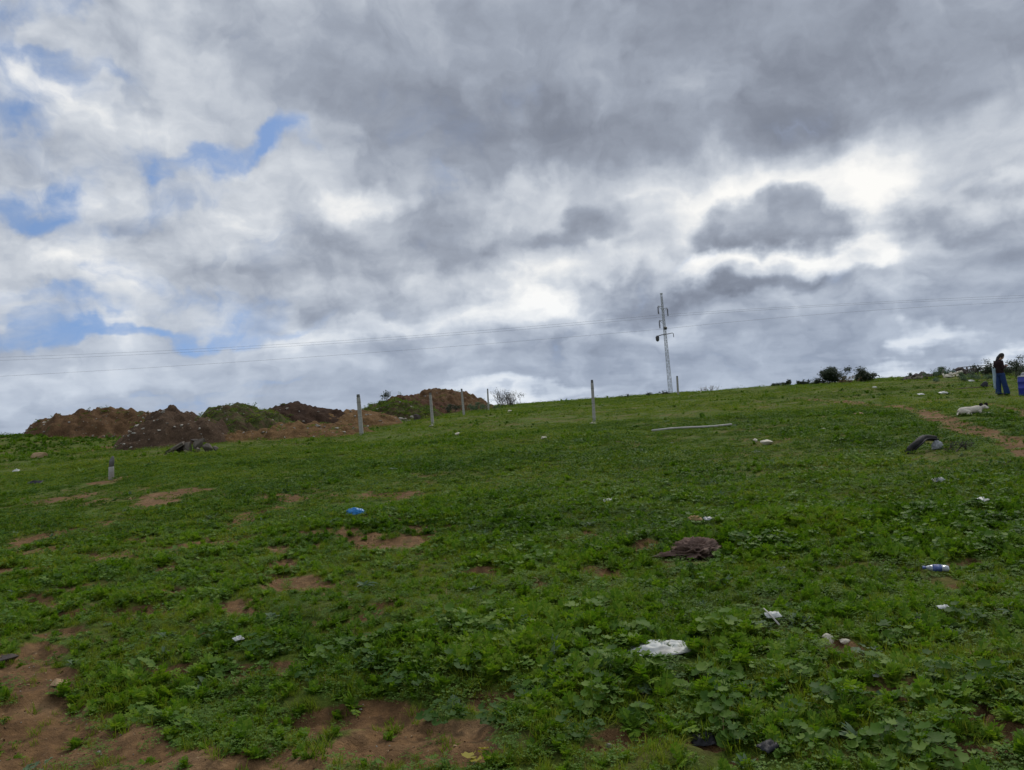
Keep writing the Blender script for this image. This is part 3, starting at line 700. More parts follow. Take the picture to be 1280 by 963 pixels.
def sheet(nx, ny, size, seed, mat, amp, freq=3., thick=.004, shape=None, name='sheet'):
    """a creased sheet with thickness and a ragged outline"""
    o = Vector((seed * 1.9, seed * 4.1, 0)); vs = []; fs = []
    for s in (1, -1):
        for j in range(ny + 1):
            for i in range(nx + 1):
                u = i / nx * 2 - 1; v = j / ny * 2 - 1
                x, y = (shape(u, v) if shape else (u, v)); q = Vector((x * freq * .5, y * freq * .5, 0)) + o
                z = (1 - 2 * abs(mnoise.noise(q))) * .6 + mnoise.noise(q * 2.7) * .5 + .25
                x += .10 * mnoise.noise(Vector((u * 2.2, v * 2.2, 5.)) + o); y += .14 * mnoise.noise(Vector((u * 2.2, v * 2.2, 9.)) + o)
                vs.append((x * size[0], y * size[1], max(z, 0) * amp * (1 - .75 * max(abs(u), abs(v)) ** 2) + s * thick / 2))
    N_ = (nx + 1) * (ny + 1); g = lambda i, j, s: s * N_ + j * (nx + 1) + i
    for j in range(ny):
        for i in range(nx):
            fs.append((g(i, j, 0), g(i + 1, j, 0), g(i + 1, j + 1, 0), g(i, j + 1, 0))); fs.append((g(i, j, 1), g(i, j + 1, 1), g(i + 1, j + 1, 1), g(i + 1, j, 1)))
    for i in range(nx): fs.append((g(i + 1, 0, 0), g(i, 0, 0), g(i, 0, 1), g(i + 1, 0, 1))); fs.append((g(i, ny, 0), g(i + 1, ny, 0), g(i + 1, ny, 1), g(i, ny, 1)))
    for j in range(ny): fs.append((g(0, j, 0), g(0, j + 1, 0), g(0, j + 1, 1), g(0, j, 1))); fs.append((g(nx, j + 1, 0), g(nx, j, 0), g(nx, j, 1), g(nx, j + 1, 1)))
    mb = MB(); mb.add(vs, fs); return mb.mesh(name, mat)
def remeshed(mb, name, mat, voxel, parent=None, smooth_it=4):
    o = link(name, mb.mesh(name, mat), parent)
    r = o.modifiers.new('r', 'REMESH'); r.mode = 'VOXEL'; r.voxel_size = voxel
    s = o.modifiers.new('s', 'SMOOTH'); s.iterations = smooth_it; s.factor = .5
    dg = bpy.context.evaluated_depsgraph_get(); me = bpy.data.meshes.new_from_object(o.evaluated_get(dg)); o.modifiers.clear(); o.data = me
    me.polygons.foreach_set('use_smooth', np.ones(len(me.polygons), bool)); me.materials.clear(); me.materials.append(MATS[mat]); return o

# ---------------------------------------------------------------- materials of things
def plain(name, c1, c2, scale=8., rough=.8, bumpd=.01, bstr=.5, metallic=0., spec=.3, dirt=None, dirt_amt=.5):
    t = MT(name); p = t.obj(); n1 = t.noise(p, scale, 5, .6); c = t.ramp(n1, ((.32, c1), (.68, c2)))
    if dirt: c = t.mix(t.smooth(t.noise(p, scale * .45, 5, .65), .48, .72, 0., dirt_amt), c, dirt)
    t.done(c, rough, t.bump(t.noise(p, scale * 3.5, 5, .65), bstr, bumpd), metallic, spec)
plain('concrete_post', (0.30, 0.29, 0.265), (0.44, 0.43, 0.40), 7., .9, .008, .6, dirt=(0.16, 0.15, 0.13))
plain('concrete_dark', (0.10, 0.10, 0.095), (0.17, 0.165, 0.155), 9., .9, .008, .6)
plain('concrete_slab', (0.105, 0.088, 0.072), (0.19, 0.165, 0.138), 5., .92, .02, .7, dirt=(0.12, 0.085, 0.055))
plain('stone_grey', (0.24, 0.22, 0.19), (0.40, 0.37, 0.32), 8., .9, .012, .6)
plain('stone_pale', (0.56, 0.51, 0.42), (0.74, 0.69, 0.58), 11., .9, .008, .5, dirt=(0.38, 0.29, 0.19), dirt_amt=.35)
plain('stone_tan', (0.30, 0.20, 0.11), (0.44, 0.31, 0.18), 11., .9, .01, .6)
plain('stone_dark', (0.060, 0.048, 0.042), (0.120, 0.098, 0.088), 11., .85, .01, .6)
plain('steel_galvanised', (0.32, 0.335, 0.35), (0.44, 0.455, 0.47), 12., .6, .002, .3, .1)
plain('steel_dark', (0.050, 0.052, 0.056), (0.085, 0.086, 0.090), 12., .6, .002, .3)
plain('insulator_glaze', (0.045, 0.035, 0.032), (0.075, 0.060, 0.055), 12., .35, .001, .2)
plain('cable', (0.22, 0.225, 0.24), (0.30, 0.305, 0.315), 20., .6, .001, .2)
plain('bark', (0.070, 0.056, 0.046), (0.125, 0.105, 0.088), 18., .9, .01, .7)
plain('twig_grey', (0.105, 0.095, 0.090), (0.170, 0.155, 0.145), 18., .9, .005, .5)
plain('rubber', (0.010, 0.010, 0.011), (0.026, 0.026, 0.027), 20., .7, .012, .9, dirt=(0.09, 0.075, 0.055), dirt_amt=.4)
plain('plastic_white', (0.44, 0.46, 0.45), (0.62, 0.64, 0.62), 14., .5, .004, .4, spec=.3, dirt=(0.28, 0.235, 0.17), dirt_amt=.6)
plain('plastic_grey', (0.22, 0.235, 0.25), (0.38, 0.40, 0.41), 14., .4, .004, .4, spec=.45)
plain('plastic_blue', (0.010, 0.13, 0.38), (0.022, 0.23, 0.54), 12., .4, .004, .4, spec=.4)
plain('plastic_black', (0.010, 0.010, 0.014), (0.022, 0.022, 0.030), 12., .6, .004, .5, spec=.4)
plain('drum_blue', (0.020, 0.030, 0.26), (0.032, 0.046, 0.36), 6., .45, .003, .3, spec=.4, dirt=(0.03, 0.04, 0.14), dirt_amt=.5)
plain('pole_pale', (0.36, 0.35, 0.32), (0.50, 0.48, 0.44), 9., .7, .003, .4)
plain('cloth_brown', (0.105, 0.066, 0.052), (0.195, 0.135, 0.112), 16., .95, .004, .5, spec=.1, dirt=(0.26, 0.19, 0.15), dirt_amt=.5)
plain('cardboard', (0.30, 0.19, 0.085), (0.42, 0.29, 0.15), 12., .9, .004, .4)
plain('wood_old', (0.12, 0.09, 0.065), (0.22, 0.17, 0.125), 14., .9, .006, .6)
plain('brick_red', (0.22, 0.075, 0.042), (0.32, 0.125, 0.07), 12., .9, .006, .6)
plain('skin', (0.34, 0.195, 0.135), (0.40, 0.24, 0.17), 20., .55, .001, .2)
plain('hair', (0.012, 0.009, 0.008), (0.026, 0.019, 0.016), 40., .55, .003, .6)
plain('sweater', (0.020, 0.012, 0.014), (0.040, 0.024, 0.026), 30., .95, .003, .5, spec=.1)
plain('denim', (0.018, 0.038, 0.110), (0.030, 0.060, 0.165), 22., .9, .002, .5, spec=.15)
plain('shoe', (0.030, 0.030, 0.034), (0.06, 0.06, 0.065), 22., .8, .002, .4)
plain('cloth_pale', (0.30, 0.40, 0.45), (0.42, 0.53, 0.58), 12., .9, .004, .4, spec=.15)
plain('fur_white', (0.50, 0.46, 0.38), (0.64, 0.60, 0.52), 26., .95, .010, .7, spec=.1, dirt=(0.40, 0.33, 0.25), dirt_amt=.4)
plain('fur_black', (0.012, 0.011, 0.010), (0.028, 0.025, 0.022), 30., .9, .006, .6, spec=.15)
def heap_mat(name, a, b, c, green, stones):
    t = MT(name); p = t.pos(); soilc, n2 = soil_colour(t, p, a, b, c)
    st = t.n('ShaderNodeTexVoronoi'); t.put(st.inputs['Vector'], p); st.inputs['Scale'].default_value = 3.2; st.inputs['Randomness'].default_value = 1.
    sm = t.math('MULTIPLY', t.smooth(st.outputs['Distance'], .10, .17, 1., 0.), t.smooth(t.noise(p, 1.1, 3), .5 - stones * .25, .62 - stones * .2))
    col = t.mix(t.math('MULTIPLY', sm, .7 if stones else 0.), soilc, (0.24, 0.19, 0.14))
    col = t.mix(t.smooth(t.noise(p, 1.6, 5, .68), .68 - green * .36, .80 - green * .30, 0., .85 if green else 0.), col, t.ramp(t.noise(p, 9., 4, .7), ((.3, (0.030, 0.042, 0.012)), (.7, (0.085, 0.105, 0.028)))))
    t.done(col, .95, t.bump(t.math('ADD', t.noise(p, 5., 6, .7), t.math('MULTIPLY', sm, .5)), .9, .12), spec=.12)
heap_mat('heap_brown', (0.100, 0.055, 0.028), (0.158, 0.090, 0.044), (0.225, 0.138, 0.072), .22, 1.)
heap_mat('heap_dark', (0.066, 0.043, 0.028), (0.108, 0.070, 0.045), (0.155, 0.104, 0.068), 0., .6)
heap_mat('heap_umber', (0.036, 0.020, 0.014), (0.056, 0.032, 0.021), (0.080, 0.046, 0.030), 0., 0.)
heap_mat('heap_green', (0.080, 0.058, 0.032), (0.120, 0.088, 0.048), (0.170, 0.125, 0.072), .75, .7)
heap_mat('heap_orange', (0.140, 0.078, 0.034), (0.210, 0.122, 0.052), (0.280, 0.170, 0.080), .15, .5)
heap_mat('heap_red', (0.075, 0.036, 0.022), (0.120, 0.060, 0.034), (0.165, 0.090, 0.050), .10, .7)

# ---------------------------------------------------------------- soil heaps at the back of the field
def heap(label, px, Yd, left_px, right_px, ry, top_py, mat, seed, power=1.15, lump=.30, tufts=0, stones=0, lean=0.):
    xc = dist_x(px, Yd); rl = (px - left_px) / FPX * Yd; rr_ = (right_px - px) / FPX * Yd; top = level(px, top_py, Yd)
    base_c = gz(xc, Yd); H_ = top - base_c
    def hz(x, y):
        x = np.asarray(x, float); y = np.asarray(y, float); dx = (x - xc); dx = dx + lean * (y - Yd)
        d = np.hypot(np.where(dx < 0, dx / rl, dx / rr_), (y - Yd) / ry) + fbm(x, y, 1.6, 2, seed + 5) * .16
        p = np.where(d < 1, np.clip(1 - d * d, 0, 1) ** power, -.25 * (d - 1))
        return height0(x, y) * 1.0 + H_ * p + np.clip(p * 3, 0, 1) * (fbm(x, y, 1.5, 4, seed) * lump * 1.4 + fbm(x, y, .5, 3, seed + 3, .6) * lump * 1.0 - np.abs(fbm(x, y * .35, .8, 2, seed + 9)) * lump * .9)
    nx, ny = 130, 72
    gx = np.linspace(xc - rl * 1.12, xc + rr_ * 1.12, nx); gy = np.linspace(Yd - ry * 1.12, Yd + ry * 1.12, ny); XX, YY = np.meshgrid(gx, gy)
    ZZ = hz(XX, YY); gd = height(XX, YY); mb = MB()
    keep = (ZZ - gd) > -.22
    idx = np.arange(nx * ny).reshape(ny, nx)
    q = [(idx[j, i], idx[j, i + 1], idx[j + 1, i + 1], idx[j + 1, i]) for j in range(ny - 1) for i in range(nx - 1) if keep[j, i] and keep[j, i + 1] and keep[j + 1, i] and keep[j + 1, i + 1]]
    o0 = vec(xc, Yd, base_c); V_ = np.stack([XX.ravel(), YY.ravel(), ZZ.ravel()], 1) - o0
    used = sorted({i for f in q for i in f}); rm = {u_: k for k, u_ in enumerate(used)}
    mb.add([V_[u_] for u_ in used], [tuple(rm[i] for i in f) for f in q])
    root = tag(empty('soil_heap', tuple(o0)), label, 'soil heap', 'soil heaps dumped along the back of the field')
    part('earth', mb, mat, root)
    if stones:
        rs = random.Random(seed); bmx = MB()
        for k in range(stones):
            a, r = rs.uniform(math.pi, 2 * math.pi), math.sqrt(rs.uniform(.02, .95)); x = xc + (rl if math.cos(a) < 0 else rr_) * r * math.cos(a); y = Yd + ry * r * math.sin(a); z = float(hz(np.array(x), np.array(y))); s = rs.uniform(.04, .13) * (1.8 if rs.random() < .12 else 1)
            m = hull((s, s * rs.uniform(.6, 1), s * rs.uniform(.35, .8)), seed * 100 + k, 9); ve = [v.co.copy() for v in m.vertices]; rot = Matrix.Rotation(rs.uniform(0, 6.28), 3, 'Z')
            bmx.add([tuple(rot @ v + Vector((x - o0[0], y - o0[1], z - o0[2] + s * .1))) for v in ve], [tuple(p.vertices) for p in m.polygons]); bpy.data.meshes.remove(m)
        st = part('rubble', bmx, 'stone_grey', root, False); st['kind'] = 'stuff'
    if tufts:
        rs = np.random.default_rng(seed); x = xc + rs.uniform(-rl, rr_, tufts); y = Yd + rs.uniform(-ry, ry, tufts); z = hz(x, y)
        k = (z > height(x, y) + .02); x, y, z = x[k], y[k], z[k]
        emit('grass', x, y, pick('sward', len(x)), rs.uniform(.5, 1.25, len(x)), z, .35)
heap('low brown soil heap strewn with rubble beside a grassy bank', 145, 51, 28, 232, 3.4, 512, 'heap_brown', 1, .85, .42, 90, 70)
heap('dark brown clod-covered soil heap behind the broken slabs', 216, 42, 146, 296, 3.2, 514, 'heap_dark', 2, .85, .42, 12, 60)
heap('weed-covered soil heap with grey stones between two brown heaps', 300, 46, 222, 384, 3.4, 506, 'heap_green', 3, .90, .40, 260, 46)
heap('dark umber smooth soil heap with a pointed crown', 367, 51, 300, 446, 3.4, 502, 'heap_umber', 4, .90, .26, 6, 16)
heap('low bank of orange earth at the foot of the heaps', 385, 42.5, 245, 470, 2.6, 532, 'heap_orange', 5, .8, .32, 60, 30)
heap('long flat orange soil spread behind the tall fence post', 428, 52, 370, 505, 3.0, 515, 'heap_orange', 6, .9, .22, 20, 30)
heap('tall reddish soil heap rising behind the row of fence posts', 546, 82, 488, 622, 4.2, 488, 'heap_brown', 7, .85, .42, 60, 40)
heap('reddish earth shoulder beside the green mound', 505, 76, 455, 575, 3.8, 496, 'heap_red', 8, .9, .35, 40, 20)
heap('green weed-grown mound with grey rubble at its foot', 484, 62, 440, 556, 3.0, 500, 'heap_green', 9, .95, .30, 700, 30)

# ---------------------------------------------------------------- fence posts
def fence_post(px, top_py, bot_py, w, lean, label, Yd=None):
    p = at(px, bot_py) if Yd is None else Vector((dist_x(px, Yd), Yd, gz(dist_x(px, Yd), Yd))); Yd = p.y; hgt = (bot_py - top_py) / FPX * Yd
    root = tag(empty('fence_post', p, U(-.3, .3), 0, lean), label, 'post', 'concrete fence posts across the field')
    bm = bmesh.new(); bmesh.ops.create_cube(bm, size=1)
    for v in bm.verts:
        k = 1.0 if v.co.z < 0 else .86
        v.co = Vector((v.co.x * w * k, v.co.y * w * k, (v.co.z + .5) * (hgt + .25) * .94 - .25))
    bmesh.ops.bevel(bm, geom=list(bm.edges), offset=w * .12, segments=2, affect='EDGES')
    me = bpy.data.meshes.new('shaft'); bm.to_mesh(me); bm.free(); me.materials.append(MATS['concrete_post']); link('shaft', me, root)
    zt = (hgt + .25) * .94 - .25
    mb = MB(); bar(mb, (0, 0, zt), (0, 0, hgt), w * .80, w * .80, w * .66); part('post_head', mb, 'concrete_dark', root, False)
    for zz in (.45, .8):
        mb = MB(); k = w * .52
        tube(mb, [(-k, -k, hgt * zz), (k, -k, hgt * zz + .01), (k, k, hgt * zz), (-k, k, hgt * zz - .01), (-k, -k, hgt * zz)], .004, 4); part('tie_wire', mb, 'steel_dark', root)
    return p
fence_post(452, 493, 544, .19, -.020, 'stout pale concrete fence post beside the orange earth bank')
fence_post(541, 491, 532, .15, -.015, 'slender pale concrete fence post before the reddish soil heap')
fence_post(580, 486, 520, .15, -.025, 'grey fence post right of the reddish heap crown')
fence_post(610, 490, 517, .15, .02, 'dark slim fence post beside the bare grey shrub', 74.0)
fence_post(743, 475, 529, .135, .015, 'lone upright fence post standing by itself in mid field')
fence_post(847, 467, 491, .20, .02, 'dark short fence post close to the lattice power pylon', 86.0)
# broken stub
p = at(139, 600); root = tag(empty('post_stub', p, .3, 0, .06), 'short broken post stub with a dark split top in bare soil', 'post')
mb = MB(); rings(mb, [((0, 0, -.2), .075, .075), ((0, 0, .33), .068, .066), ((.008, 0, .35), .06, .06)], 10); part('shaft', mb, 'concrete_post', root)
mb = MB(); rings(mb, [((0, 0, .345), .062, .060), ((.01, 0, .50), .066, .05), ((.02, .01, .56), .05, .03), ((.035, .01, .63), .02, .012)], 9); part('split_head', mb, 'concrete_dark', root)

# ---------------------------------------------------------------- power pylon and its lines
PY = 97.0; pxx = dist_x(838, PY); pz = gz(pxx, PY)
pyl = tag(empty('power_pylon', (pxx, PY, pz), .25, 0, -.022), 'slender pale lattice power pylon with insulators on the ridge', 'pylon')
PH = 12.1
def hw(z): return .19 - (.19 - .075) * z / PH
for (sx, sy) in ((-1, -1), (1, -1), (1, 1), (-1, 1)):
    mb = MB(); bar(mb, (sx * hw(0), sy * hw(0), -.4), (sx * hw(PH), sy * hw(PH), PH), .042, .042, .034); part('mast_leg', mb, 'steel_galvanised', pyl, False)
zs = [0.0]
while zs[-1] < PH - .4: zs.append(zs[-1] + 2.1 * hw(zs[-1]) * 1.05)
br = MB()
for i in range(len(zs) - 1):
    a, b = zs[i], min(zs[i + 1], PH); k = 1 if i % 2 else -1
    for (ax, s) in ((0, -1), (0, 1), (1, -1), (1, 1)):
        f = lambda t, z: (t * hw(z), s * hw(z), z) if ax == 0 else (s * hw(z), t * hw(z), z)
        bar(br, f(-k, a), f(k, b), .026, .02)
part('lattice_bracing', br, 'steel_galvanised', pyl, False)
mb = MB(); bar(mb, (0, 0, PH), (0, 0, PH + .12), .24, .24); part('mast_head', mb, 'steel_galvanised', pyl, False)
def hz_px(py_): return (490 - py_) / FPX * PY
ATT = {}
for key, sgn, pyy in (('a', -1, 384), ('b', 1, 387), ('c', -1, 402)):
    z = hz_px(pyy) + .35; x1 = sgn * .60
    mb = MB(); bar(mb, (0, -.0, z), (x1, 0, z + .12), .07, .07); bar(mb, (0, 0, z - .45), (x1 * .9, 0, z + .08), .04, .04); arm = part('cross_arm', mb, 'steel_galvanised', pyl, False)
    mb = MB(); rs = [((x1, 0, z + .06), .03, .03)]
    for q in range(6): zz = z - .02 - q * .15; rs += [((x1, 0, zz), .04, .04), ((x1, 0, zz - .05), .15, .15), ((x1, 0, zz - .075), .04, .04)]
    rings(mb, rs, 10); part('insulator', mb, 'insulator_glaze', arm); ATT[key] = (x1, z - .95)
zb = hz_px(417); mb = MB(); tube(mb, [(-1.15, 0, zb - .02), (-.5, 0, zb + .14), (.2, 0, zb + .18), (.95, 0, zb + .28), (1.08, 0, zb + .2), (1.1, 0, zb - .25)], [.06, .06, .055, .045, .04, .035], 6); part('switch_arm', mb, 'steel_dark', pyl)
mb = MB(); rings(mb, [((-1.05, 0, zb - .62), .08, .08), ((-1.05, 0, zb - .5), .2, .18), ((-1.05, 0, zb - .08), .24, .2), ((-1.0, 0, zb + .1), .12, .1)], 10); part('switch_box', mb, 'steel_dark', pyl)
mb = MB(); bar(mb, (.02, -.12, hz_px(409)), (.02, -.24, hz_px(409) + .28), .3, .3); part('junction_box', mb, 'steel_dark', pyl, False)
def line(label, key, left, right):
    """left, right: heights above the eye line (pixels at the pylon's distance) mid-way and at the picture's edge"""
    pyl_m = Matrix.Translation(pyl.location) @ pyl.rotation_euler.to_matrix().to_4x4(); w = pyl_m @ Vector((ATT[key][0], 0, ATT[key][1]))
    def poly(p0, p1, p2):
        return np.polyfit([p0[0], p1[0], p2[0]], [p0[1], p1[1], p2[1]], 2)
    mb = MB(); 
    cl_ = poly((w.x, w.z), (dist_x(400, PY), 1.6 + left[0] / FPX * PY), (dist_x(0, PY), 1.6 + left[1] / FPX * PY))
    cr_ = poly((w.x, w.z), (dist_x(1060, PY), 1.6 + right[0] / FPX * PY), (dist_x(1280, PY), 1.6 + right[1] / FPX * PY))
    xs = np.concatenate([np.linspace(-105, w.x, 40)[:-1], np.linspace(w.x, 105, 36)])
    pts_ = [(x - w.x, (PY + (x - pxx) * .0) - w.y, float(np.polyval(cl_ if x < w.x else cr_, x)) - w.z) for x in xs]
    tube(mb, pts_, .010, 5); o = part('power_cable', mb, 'cable'); o.location = w; tag(o, label, 'cable', 'overhead cables of the power line'); return o
line('uppermost overhead power cable, hung from the highest left insulator of the pylon', 'a', (95, 104), (97, 92))
line('overhead power cable hung from the right-hand insulator of the pylon', 'b', (92, 100), (95, 89))
line('lowest overhead power cable, hung from the lower left insulator of the pylon', 'c', (77, 80), (86, 84))

# ---------------------------------------------------------------- shrubs
def shrub(name, label, px, Yd, w, h, seed, leaf='leaf_shrub', leaves=500, stems=7, bark='bark', leafsize=.07, low=0., group=None, twiggy=1, sink=.05, xoff=0., zoff=0.):
    rs = random.Random(seed); x0 = dist_x(px, Yd) + xoff; root = tag(empty(name, (x0, Yd, gz(x0, Yd) - sink + zoff)), label, 'shrub', group)
    tips = []; stems_ = []
    def grow(mb, p, d, l, r, lev):
        q = p; pts_ = [p]
        for i in range(3):
            d = (d + Vector((rs.uniform(-.3, .3), rs.uniform(-.3, .3), rs.uniform(-.12, .22)))).normalized(); q = q + d * l / 3; pts_.append(q)
        tube(mb, [tuple(v) for v in pts_], [r, r * .85, r * .7, r * .5], 5, False); tips.append(q); tips.append(pts_[2])
        if lev < 2 + twiggy:
            for k in range(rs.randint(2, 3)):
                grow(mb, pts_[rs.randint(1, 3)], (d + Vector((rs.uniform(-.9, .9), rs.uniform(-.9, .9), rs.uniform(-.2, .6)))).normalized(), l * rs.uniform(.5, .75), r * .55, lev + 1)
    for s in range(stems):
        a = rs.uniform(0, 6.28); k = rs.uniform(.1, 1); mb = MB(); stems_.append(mb)
        grow(mb, Vector((rs.uniform(-.25, .25) * w, rs.uniform(-.2, .2) * w, 0)), Vector((math.cos(a) * k * w / h, math.sin(a) * k * w / h, 1.1)).normalized(), h * rs.uniform(.38, .55), max(.012, h * .018), 0)
    ms = [v for mb in stems_ for v in mb.v]; zmax = max(v[2] for v in ms); xr = max(abs(v[0]) for v in ms)
    sx, sz = (w / 2) / xr, h / zmax
    for mb in stems_: mb.v = [(v[0] * sx, v[1] * sx, v[2] * sz) for v in mb.v]; part('stem', mb, bark, root)
    if leaves:
        lf = MB(); tt = [Vector((t.x * sx, t.y * sx, t.z * sz)) for t in tips if t.z * sz > low * h]
        clumps = rs.sample(tt, max(1, min(len(tt), 26))) 
        for _ in range(leaves):
            c = rs.choice(clumps if rs.random() < .7 else tt); p = c + Vector((rs.gauss(0, .13), rs.gauss(0, .13), rs.gauss(0, .09))) * h * .8
            if p.z < .02: p.z = rs.uniform(.02, .2 * h)
            a = Vector((rs.gauss(0, 1), rs.gauss(0, 1), rs.gauss(0, .6))).normalized(); b = a.orthogonal().normalized(); l = leafsize * rs.uniform(.6, 1.4)
            lf.add([p, p + a * l * .5 + b * l * .32, p + a * l, p + a * l * .5 - b * l * .32], [(0, 1, 2, 3)])
        part('foliage', lf, leaf, root)
    return root
GS = 'shrubs growing along the ridge'
shrub('bare_shrub', 'bare grey twiggy shrub on the ridge behind the fence posts', 633, 84, 3.6, 2.1, 21, 'leaf_shrub', 420, 22, 'twig_grey', .09, .1, GS, 2)
shrub('bare_shrub', 'thin leaning dry stalk with a dark seed head beside the bare shrub', 654, 84, 1.7, 1.35, 22, 'leaf_shrub', 90, 2, 'twig_grey', .10, .8, GS, 0)
shrub('evergreen_shrub', 'taller rounded dark evergreen shrub on the ridge', 1038, 82, 2.5, 1.7, 23, 'leaf_shrub', 6500, 9, 'bark', .15, 0., GS)
shrub('evergreen_shrub', 'smaller dark evergreen shrub with a forked top on the ridge', 1081, 84, 1.9, 1.65, 24, 'leaf_shrub', 4500, 6, 'bark', .15, 0., GS)
shrub('low_shrub', 'low flat dark scrub on the ridge beside the evergreen shrubs', 982, 80, 2.9, .62, 25, 'leaf_shrub', 3000, 9, 'bark', .11, 0., GS)
shrub('low_shrub', 'low scrub clump between the flat scrub and the rounded evergreen', 1008, 82, 2.6, .70, 26, 'leaf_shrub', 2400, 9, 'bark', .11, 0., GS)
shrub('low_shrub', 'brownish low scrub between the two evergreen shrubs', 1060, 83, 2.4, .85, 27, 'leaf_dry', 1500, 9, 'bark', .09, 0., GS)
shrub('dry_weed', 'dry straggling weed on the ridge right of the pylon', 884, 86, 3.2, .9, 28, 'leaf_dry', 120, 12, 'twig_grey', .09, 0., GS, 1)
shrub('dry_weed', 'small dark weed at the foot of the power pylon', 832, 92, 1.5, .5, 29, 'leaf_shrub', 300, 7, 'bark', .09, 0., GS)
shrub('dry_weed', 'tiny dark weed clump on the ridge left of the pylon', 814, 92, 1.3, .55, 30, 'leaf_shrub', 250, 6, 'bark', .09, 0., GS)
shrub('dry_weed', 'low spreading weed on the ridge right of the lone post', 786, 92, 2.4, .5, 31, 'leaf_shrub', 300, 8, 'twig_grey', .09, 0., GS)
shrub('dry_weed', 'grey green bush at the foot of the reddish heap', 596, 76, 4.2, .95, 32, 'leaf_grey', 1500, 12, 'twig_grey', .09, 0., GS)
shrub('low_shrub', 'small upright bush crowning the green mound', 484, 62, .8, .85, 33, 'leaf_shrub', 420, 5, 'bark', .08, 0., GS, 1, 0, 0, level(484, 500, 62) - gz(dist_x(484, 62), 62) - .12)
shrub('low_shrub', 'dark green bush below the reddish heap between two posts', 560, 74, 2.6, .8, 34, 'leaf_shrub', 1400, 9, 'bark', .09, 0., GS)
shrub('low_shrub', 'dark scrub before the rubble row', 1147, 58, 3.0, .55, 35, 'leaf_shrub', 1800, 8, 'bark', .08, 0., GS)
shrub('low_shrub', 'rounded bush behind the standing person', 1268, 50, 2.6, 1.1, 36, 'leaf_shrub', 3200, 8, 'bark', .08, 0., GS)
shrub('low_shrub', 'dark bush between the stick frame and the standing person', 1233, 52, 2.2, .8, 37, 'leaf_shrub', 2600, 8, 'bark', .08, 0., GS)
shrub('low_shrub', 'grey green scrub below the stick frame', 1206, 48, 3.0, .6, 38, 'leaf_grey', 1600, 8, 'bark', .08, 0., GS)
shrub('low_shrub', 'grey scrub growing among the dark broken masonry', 1176, 56, 3.2, .75, 40, 'leaf_grey', 1500, 8, 'bark', .08, 0., GS)
shrub('low_shrub', 'dark scrub between the broken masonry and the stick frame', 1200, 57, 2.6, .85, 41, 'leaf_shrub', 1800, 8, 'bark', .08, 0., GS)
shrub('low_shrub', 'leafy scrub behind the blue drum', 1288, 44, 2.4, 1.05, 39, 'leaf_shrub', 1500, 8, 'bark', .08, 0., GS)

# ---------------------------------------------------------------- ridge rubble, stick frame, slabs
def rubble_row(label, px0, px1, Yd, n, smax, mat, seed, dy=1.2):
    rs = random.Random(seed); xa, xb = dist_x(px0, Yd), dist_x(px1, Yd); xm = (xa + xb) / 2; z0 = gz(xm, Yd)
    root = tag(empty('rubble_row', (xm, Yd, z0)), label, 'rubble')
    meshes = [hull((1, .8, .6), seed * 10 + k, 12, 1., mat, 'stone') for k in range(4)]
    for k in range(n):
        x = rs.uniform(xa, xb); y = Yd + rs.uniform(-dy, dy) * .5; s = rs.uniform(.35, 1) * smax
        o = link('stone', meshes[k % 4], root, (x - xm, y - Yd, gz(x, y) - z0 + s * .3 + (rs.random() < .3) * s * .7)); o.scale = (s, s, s); o.rotation_euler = (rs.uniform(-.4, .4), rs.uniform(-.4, .4), rs.uniform(0, 6))
    return root
rubble_row('row of dark broken masonry along the ridge left of the stick frame', 1136, 1212, 57, 80, .44, 'stone_dark', 5, 2.6)
rubble_row('pale rubble lying on the ridge before the stick frame', 1183, 1202, 53, 12, .30, 'stone_pale', 6)
rubble_row('scatter of grey stones at the foot of the green mound', 494, 515, 57, 14, .30, 'stone_grey', 7)
rubble_row('few pale stones under the dry straggling weed on the ridge', 872, 896, 84, 6, .16, 'stone_pale', 8)
x0 = dist_x(1217, 55); root = tag(empty('stick_frame', (x0, 55, gz(x0, 55)), .15), 'rickety frame of dark sticks and poles on the ridge behind the person', 'frame')
z1 = level(1217, 457.5, 55) - gz(x0, 55)
for k, xx in enumerate((-.75, -.45, -.2, .05, .3, .62)):
    mb = MB(); tube(mb, [(xx, U(-.2, .2), -.1), (xx + U(-.06, .06), U(-.2, .2), z1 * .5), (xx + U(-.12, .12), U(-.2, .2), z1 * U(.9, 1.06))], [.04, .035, .03], 6); part('upright_stick', mb, 'stone_dark', root)
for zz in (.97, .62):
    mb = MB(); tube(mb, [(-.85, .05, z1 * zz - .03), (0, 0, z1 * zz), (1.0 if zz > .9 else .7, -.05, z1 * zz - .02)], .028, 6); part('cross_stick', mb, 'stone_dark', root)
for k in range(5):
    mb = MB(); tube(mb, [(U(-1.2, .2), U(-.3, .1), 0), (U(-.9, .6), U(-.2, .2), z1 * U(.6, 1.25))], [.016, .008], 5); part('twig', mb, 'twig_grey', root)
p = at(236, 566); root = tag(empty('broken_slabs', p, .1), 'leaning broken concrete slabs piled at the foot of the dark heap', 'concrete slab')
